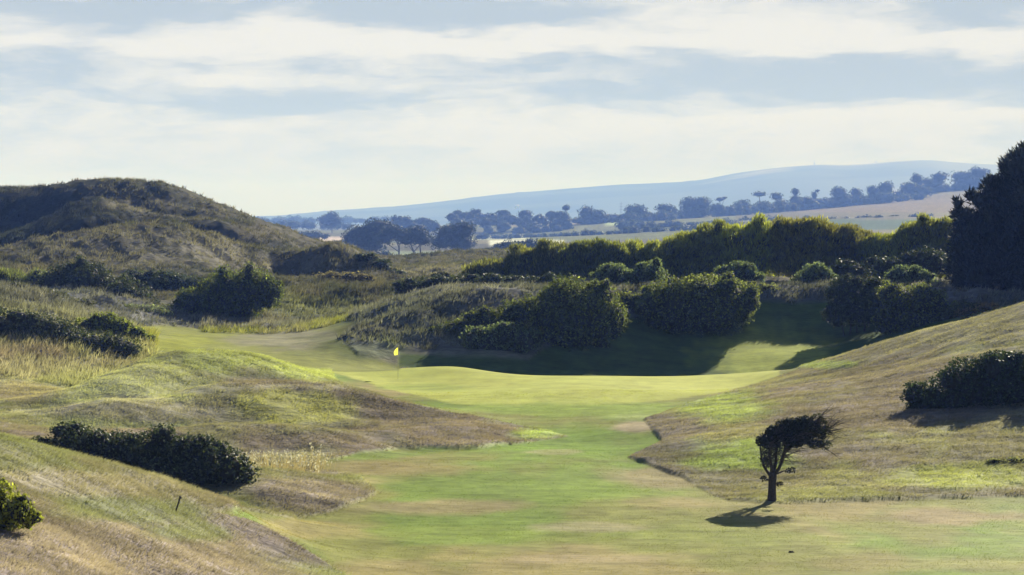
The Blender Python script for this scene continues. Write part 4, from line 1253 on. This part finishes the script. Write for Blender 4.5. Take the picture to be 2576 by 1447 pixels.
# ------------------------------------------------------------------ middle distance and plain
P_A, P_B = (0.022, 0.03, 0.02), (0.05, 0.062, 0.035)
PG = 'pines on the plain'
tree('pine_tree', 'broad pine clump, leftmost of the pines on the plain', 690, (915, 655), [(905, 590, 42, 24), (950, 572, 45, 22), (930, 610, 55, 28), (885, 600, 25, 24)], P_A, P_B, 5, 3.4, [[(915, 655), (918, 620), (915, 590)], [(945, 655), (948, 610), (950, 575)]], PG)
tree('pine_tree', 'slender leaning pine between clump and umbrella pine', 680, (1002, 657), [(985, 585, 34, 22), (1010, 592, 26, 16), (965, 600, 26, 16)], P_A, P_B, 5, 2.8, [[(1002, 657), (1003, 625), (990, 590)]], PG, tr=0.025)
tree('umbrella_pine', 'dark umbrella pine with two bare trunks on the plain', 685, (1040, 658), [(1045, 592, 42, 22), (1062, 604, 30, 16), (1022, 604, 26, 16)], (0.018, 0.025, 0.018), (0.035, 0.045, 0.028), 5, 3.6, [[(1040, 658), (1040, 635), (1032, 612), (1042, 595)], [(1056, 657), (1057, 630), (1052, 600)]], PG, tr=0.028)
tree('pine_tree', 'wide dark pine, rightmost of the pines on the plain', 700, (1135, 653), [(1130, 590, 40, 26), (1165, 582, 34, 24), (1110, 610, 32, 20), (1160, 612, 40, 24)], P_A, P_B, 5, 3.4, [[(1135, 653), (1137, 620), (1140, 595)], [(1165, 652), (1166, 610), (1165, 590)]], PG)
bush('hedge', 'dark hedge of pointed bushes at the foot of the plain', 600,
     [(1255, 628, 24, 16), (1280, 622, 20, 20), (1305, 620, 18, 18), (1330, 618, 20, 18), (1230, 634, 22, 12), (1360, 622, 26, 20)], (0.018, 0.026, 0.02), (0.035, 0.045, 0.03), 5, 3.4, 'air', M_dark, None, 'hedge')
bush('shrub', 'small rounded shrub under the umbrella pine', 640, [(965, 645, 22, 14), (1000, 650, 16, 8)], P_A, P_B, 5, 3.0, 'air', M_dark)

HA, HB = (0.028, 0.036, 0.024), (0.06, 0.075, 0.045)
RG = 'trees along the far ridge'
ridge = [('flat-topped far tree at the left end of the ridge row', 1500, 1490, 566, [(1475, 538, 24, 20), (1505, 545, 26, 18)]),
         ('pointed dome far tree left of the umbrella-shaped one', 1520, 1602, 560, [(1600, 532, 30, 18), (1612, 545, 26, 14), (1575, 545, 16, 10)]),
         ('round umbrella-shaped far tree with sky showing under its canopy', 1530, 1674, 558, [(1672, 524, 28, 12), (1672, 545, 34, 14)]),
         ('tall broad far tree in the middle of the ridge row', 1560, 1750, 550, [(1735, 515, 28, 20), (1765, 512, 26, 18), (1750, 535, 44, 18)]),
         ('spindly far tree with wind-torn top', 1580, 1812, 545, [(1810, 502, 13, 6), (1806, 526, 16, 14), (1822, 498, 8, 4)]),
         ('small round far tree right of the spindly one', 1600, 1866, 540, [(1866, 518, 24, 16)]),
         ('far tree with a cap-like crown on a tall bare trunk', 1620, 1910, 536, [(1910, 489, 21, 7), (1920, 520, 28, 14)]),
         ('small domed far tree beside the cap-crowned one', 1640, 1952, 532, [(1952, 494, 18, 10), (1965, 515, 24, 14)]),
         ('narrow tall far tree above the thicket', 1650, 2000, 528, [(2000, 484, 12, 12), (2000, 506, 18, 16)]),
         ('wispy thin far tree near the mast', 1660, 2050, 526, [(2048, 492, 9, 12), (2056, 480, 6, 4), (2030, 506, 24, 12)]),
         ('dome far tree, first of the solid dark group', 1680, 2112, 520, [(2110, 486, 22, 18), (2120, 502, 30, 14)]),
         ('low far tree in the solid dark group', 1700, 2152, 516, [(2152, 486, 18, 14), (2160, 500, 26, 12)]),
         ('tallest dome far tree in the solid dark group', 1710, 2225, 512, [(2228, 474, 24, 20), (2195, 480, 20, 14), (2215, 495, 40, 14)]),
         ('wide far tree behind the end of the pale field', 1740, 2290, 506, [(2290, 474, 30, 16), (2320, 482, 30, 14)]),
         ('pointed far tree on the upper wooded slope', 1800, 2310, 490, [(2306, 450, 18, 14), (2325, 462, 26, 14)]),
         ('leafy far tree on the upper wooded slope', 1820, 2360, 484, [(2362, 446, 24, 14), (2350, 462, 30, 12)]),
         ('last far tree before the dark pine', 1840, 2430, 478, [(2420, 446, 34, 16), (2462, 436, 30, 16), (2440, 460, 50, 14)])]
for lab, d, bx, by, crn in ridge:
    tree('far_tree', lab, d, (bx, by), crn, HA, HB, 4.5, 3.4, None, RG, tr=0.03)

hedges = [('far hedgerow joining the trees at the left of the ridge', 1500, 1430, 1700, 560, 552, 9), ('far hedgerow under the middle of the ridge trees', 1580, 1690, 2010, 544, 528, 10),
          ('far hedgerow along the top of the pale field', 1690, 2000, 2330, 524, 500, 10), ('far hedgerow on the upper slope beside the pine', 1830, 2290, 2560, 490, 470, 9),
          ('hedgerow below the pale ridge field', 1150, 2060, 2350, 556, 548, 5),
          ('hedgerow left of the pines', 1000, 640, 830, 596, 600, 8), ('second hedgerow left of the pines, farther off', 1700, 640, 880, 572, 574, 9), ('far hedgerow near the left horizon', 2600, 620, 1000, 561, 559, 7),
          ('hedgerow between the bright field strips', 1300, 1190, 1420, 600, 600, 6), ('hedgerow behind the bright field strips', 1600, 1180, 1480, 586, 586, 8), ('hedgerow behind the thicket on the plain', 1100, 1420, 1760, 596, 588, 10),
          ('farther hedgerow behind the thicket on the plain', 1350, 1560, 1960, 576, 566, 10), ('hedgerow at the foot of the ridge slope', 1200, 1800, 2120, 572, 560, 8), ('low hedgerow beside the pink field', 900, 730, 880, 618, 610, 5)]
for lab, d, x0, x1, y0, y1, h in hedges:
    r = np.random.RandomState(int(x0 + d)); n = max(5, int((x1 - x0) / 20))
    sp = []
    for i in range(n):
        t = (i + 0.5) / n
        hh = 1.3 * h * r.uniform(0.6, 1.35)
        sp.append((x0 + t * (x1 - x0) + r.uniform(-6, 6), y0 + t * (y1 - y0) - hh * 0.5, 14 * r.uniform(0.8, 1.5), hh, r.uniform(-12, 12)))
    bush('hedgerow', lab, d, sp, HA, HB, 4.5, 2.6, 'air', M_dark, 'hedgerows on the plain', 'hedgerow', stems=2, nsub=12)
tree('far_tree', 'tall clump of far trees standing above the left hedgerows', 1500, (835, 570), [(833, 546, 20, 14), (820, 556, 26, 14), (845, 556, 18, 12)], HA, HB, 4.5, 3.2, None, RG)


def woodland():
    r = np.random.RandomState(55)
    d = 1450 * FAR
    top = [(1040, 552), (1070, 545), (1095, 533), (1120, 528), (1160, 525), (1300, 526), (1420, 527), (1436, 540)]
    sp = []
    for i in range(60):
        px = r.uniform(1040, 1432); t = np.interp(px, [q[0] for q in top], [q[1] for q in top]); ry = r.uniform(10, 17)
        row = r.uniform(0, 1)
        sp.append((px, t + ry + row * (570 - t), r.uniform(13, 22), ry, -row * 90 + r.uniform(-10, 10)))
    for i in range(26):   # near fringe
        sp.append((r.uniform(960, 1080), r.uniform(556, 580), r.uniform(12, 22), r.uniform(8, 13), r.uniform(-50, 20)))
    bl = blobs_px(sp, d)
    V, Q, c = foliage(bl, 16000, 4.6 * d / F, HA, HB, 'air', 56, 0.34, 12)
    o = build('woodland', V, Q, M_dark, None, c, core=sphere_core(bl, r, 0.85, 9, 6), core_mat=M_twig)
    tag(o, 'long dark far wood reading as one mass on the plain', 'wood', None, 'stuff')
def ridge_wood():
    r = np.random.RandomState(65)
    xs, ys = [1440, 1560, 1700, 1800, 2000, 2100, 2300, 2480, 2600], [562, 558, 553, 543, 527, 518, 492, 470, 462]
    sp = []
    for i in range(110):
        px = r.uniform(1440, 2580); d0 = np.interp(px, [1440, 1800, 2100, 2300, 2480], [1500, 1600, 1700, 1800, 1900]) * FAR
        ry = r.uniform(8, 15)
        sp.append((px, np.interp(px, xs, ys) - ry * r.uniform(0.2, 1.0), r.uniform(14, 26), ry, d0 - 2400 + r.uniform(-20, 20)))
    bl = blobs_px(sp, 2400)
    V, Q, c = foliage(bl, 14000, 4.4 * 2500 / F, HA, HB, 'air', 66, 0.34, 12)
    tag(build('ridge_wood', V, Q, M_dark, None, c, core=sphere_core(bl, r, 0.85, 9, 6), core_mat=M_twig), 'continuous belt of far woodland under the ridge trees', 'wood', None, 'stuff')
woodland()
ridge_wood()
for lab, sp in (('single far tree at the right end of the long wood', [(1423, 524, 12, 8), (1420, 545, 14, 12)]), ('spiky far conifers left of the long wood', [(992, 552, 10, 12), (1004, 552, 9, 10), (998, 562, 20, 10)]), ('round far tree between conifers and long wood', [(1022, 552, 13, 9), (1030, 562, 18, 9)])):
    tree('far_tree', lab, 1420, (sp[-1][0], 580), sp, HA, HB, 4.5, 3.4, None, RG)


# --- far masts, pylon and houses
M_steel = plain_mat('steel', (0.12, 0.12, 0.13), 0.5, 0.5, 0.15)
def mast(px, py0, py1, d, name, label, guyed):
    d *= FAR
    b = W(px, py0 + 3, d); t = W(px, py1, d)
    root = empty(name, tuple(b), label, 'mast')
    H = t[2] - b[2]
    if guyed:
        v, f = tube([b, b + (t - b) * 0.55, b + (t - b) * 0.56, t], [2.2, 1.8, 0.9, 0.5], 6)
        build('shaft', local(v, root), f, M_steel, root)
        parts = [tube([b + (t - b) * k - (3, 0, 0), b + (t - b) * k + (3, 0, 0)], [0.9, 0.9], 5) for k in (0.45, 0.54)]
        v, f = join(parts); build('antenna', local(v, root), f, M_steel, root)
    else:
        parts = [tube([b + (sx * H * .3, sy * H * .3, 0), t + (sx * .4, sy * .4, 0)], [0.9, 0.5], 5) for sx in (-1, 1) for sy in (-1, 1)]
        parts += [tube([b + (t - b) * k + (-H * .3 * (1 - k), 0, 0), b + (t - b) * k + (H * .3 * (1 - k), 0, 0)], [0.5, 0.5], 5) for k in (0.2, 0.45, 0.7)]
        v, f = join(parts); build('lattice', local(v, root), f, M_steel, root)
mast(2048, 416, 402, 6480, 'radio_mast', 'thin radio mast on the crest of the far hill', True)
mast(2203, 412, 404, 6480, 'lattice_mast', 'small pointed mast farther right on the far hill', False)


def pylon():
    d = 2600 * FAR
    b = W(1562, 562, d); t = W(1562, 508, d)
    root = empty('pylon', tuple(b), 'faint electricity pylon standing in the haze on the plain', 'pylon')
    H = t[2] - b[2]
    parts = [tube([b + (sx * 3, sy * 3, 0), b + (sx * 1.1, sy * 1.1, H * .6), t + (sx * .3, sy * .3, 0)], [0.3, 0.25, 0.2], 5) for sx in (-1, 1) for sy in (-1, 1)]
    for k in np.linspace(0.1, 0.85, 7):
        w = 3 - 2.6 * k
        parts.append(tube([b + (-w, 0, H * k), b + (w, 0, H * (k + .08))], [0.15, 0.15], 4)); parts.append(tube([b + (w, 0, H * k), b + (-w, 0, H * (k + .08))], [0.15, 0.15], 4))
    v, f = join(parts); build('lattice', local(v, root), f, M_steel, root)
    for k, w in ((0.62, 4.5), (0.76, 5.5), (0.9, 4)):
        v, f = tube([b + (-w, 0, H * k), b + (0, 0, H * k + .9), b + (w, 0, H * k)], [0.2, 0.3, 0.2], 5); build('crossarm', local(v, root), f, M_steel, root)
pylon()


def house(px, py, d, w, label):
    d *= FAR
    b = W(px, py, d); k = w * FAR
    root = empty('farmhouse', tuple(b), label, 'house', 'white houses on the far hill')
    x, y, h = k, k * 0.6, k * 0.55
    V = np.array([(-x, -y, -6), (x, -y, -6), (x, y, -6), (-x, y, -6), (-x, -y, h), (x, -y, h), (x, y, h), (-x, y, h)], float)
    Q = np.array([(0, 1, 5, 4), (1, 2, 6, 5), (2, 3, 7, 6), (3, 0, 4, 7)])
    build('wall', V, Q, plain_mat('white_render', (0.8, 0.79, 0.76), 0.8), root)
    V = np.array([(-x - .4, -y - .4, h), (x + .4, -y - .4, h), (x + .4, y + .4, h), (-x - .4, y + .4, h), (-x - .4, 0, h * 1.7), (x + .4, 0, h * 1.7)], float)
    build('roof', V, np.array([(0, 1, 5, 4), (2, 3, 4, 5), (0, 4, 3, 3), (1, 2, 5, 5)]), plain_mat('pale_slate', (0.3, 0.3, 0.32), 0.7), root)
house(1300, 521, 4700, 5.0, 'white speck of a house low on the far hill above the long wood')
house(2122, 582 - 60, 2000, 2.2, 'white house glimpsed behind the ridge trees below the mast')


# ------------------------------------------------------------------ haze
def haze():
    x, y0, y1, z0, z1 = 19600, -19600, 19600, -17.5, 310.0
    V = np.array([(-x, y0, z0), (x, y0, z0), (x, y1, z0), (-x, y1, z0), (-x, y0, z1), (x, y0, z1), (x, y1, z1), (-x, y1, z1)], float)
    Q = np.array([(0, 3, 2, 1), (4, 5, 6, 7), (0, 1, 5, 4), (1, 2, 6, 5), (2, 3, 7, 6), (3, 0, 4, 7)])
    m = bpy.data.materials.new('haze'); m.use_nodes = True
    nt = m.node_tree
    nt.nodes.remove(nt.nodes['Principled BSDF'])
    pv = nt.nodes.new('ShaderNodeVolumePrincipled')
    pv.inputs['Color'].default_value = (0.2, 0.36, 1.0, 1)
    pv.inputs['Absorption Color'].default_value = (1, 1, 1, 1)
    pv.inputs['Density'].default_value = 2.6e-4
    pv.inputs['Anisotropy'].default_value = -0.06
    nt.links.new(pv.outputs[0], nt.nodes['Material Output'].inputs['Volume'])
    o = build('haze', V, Q, m)
    tag(o, 'pale blue summer haze over the plain and far hills', 'haze', None, 'stuff')
haze()
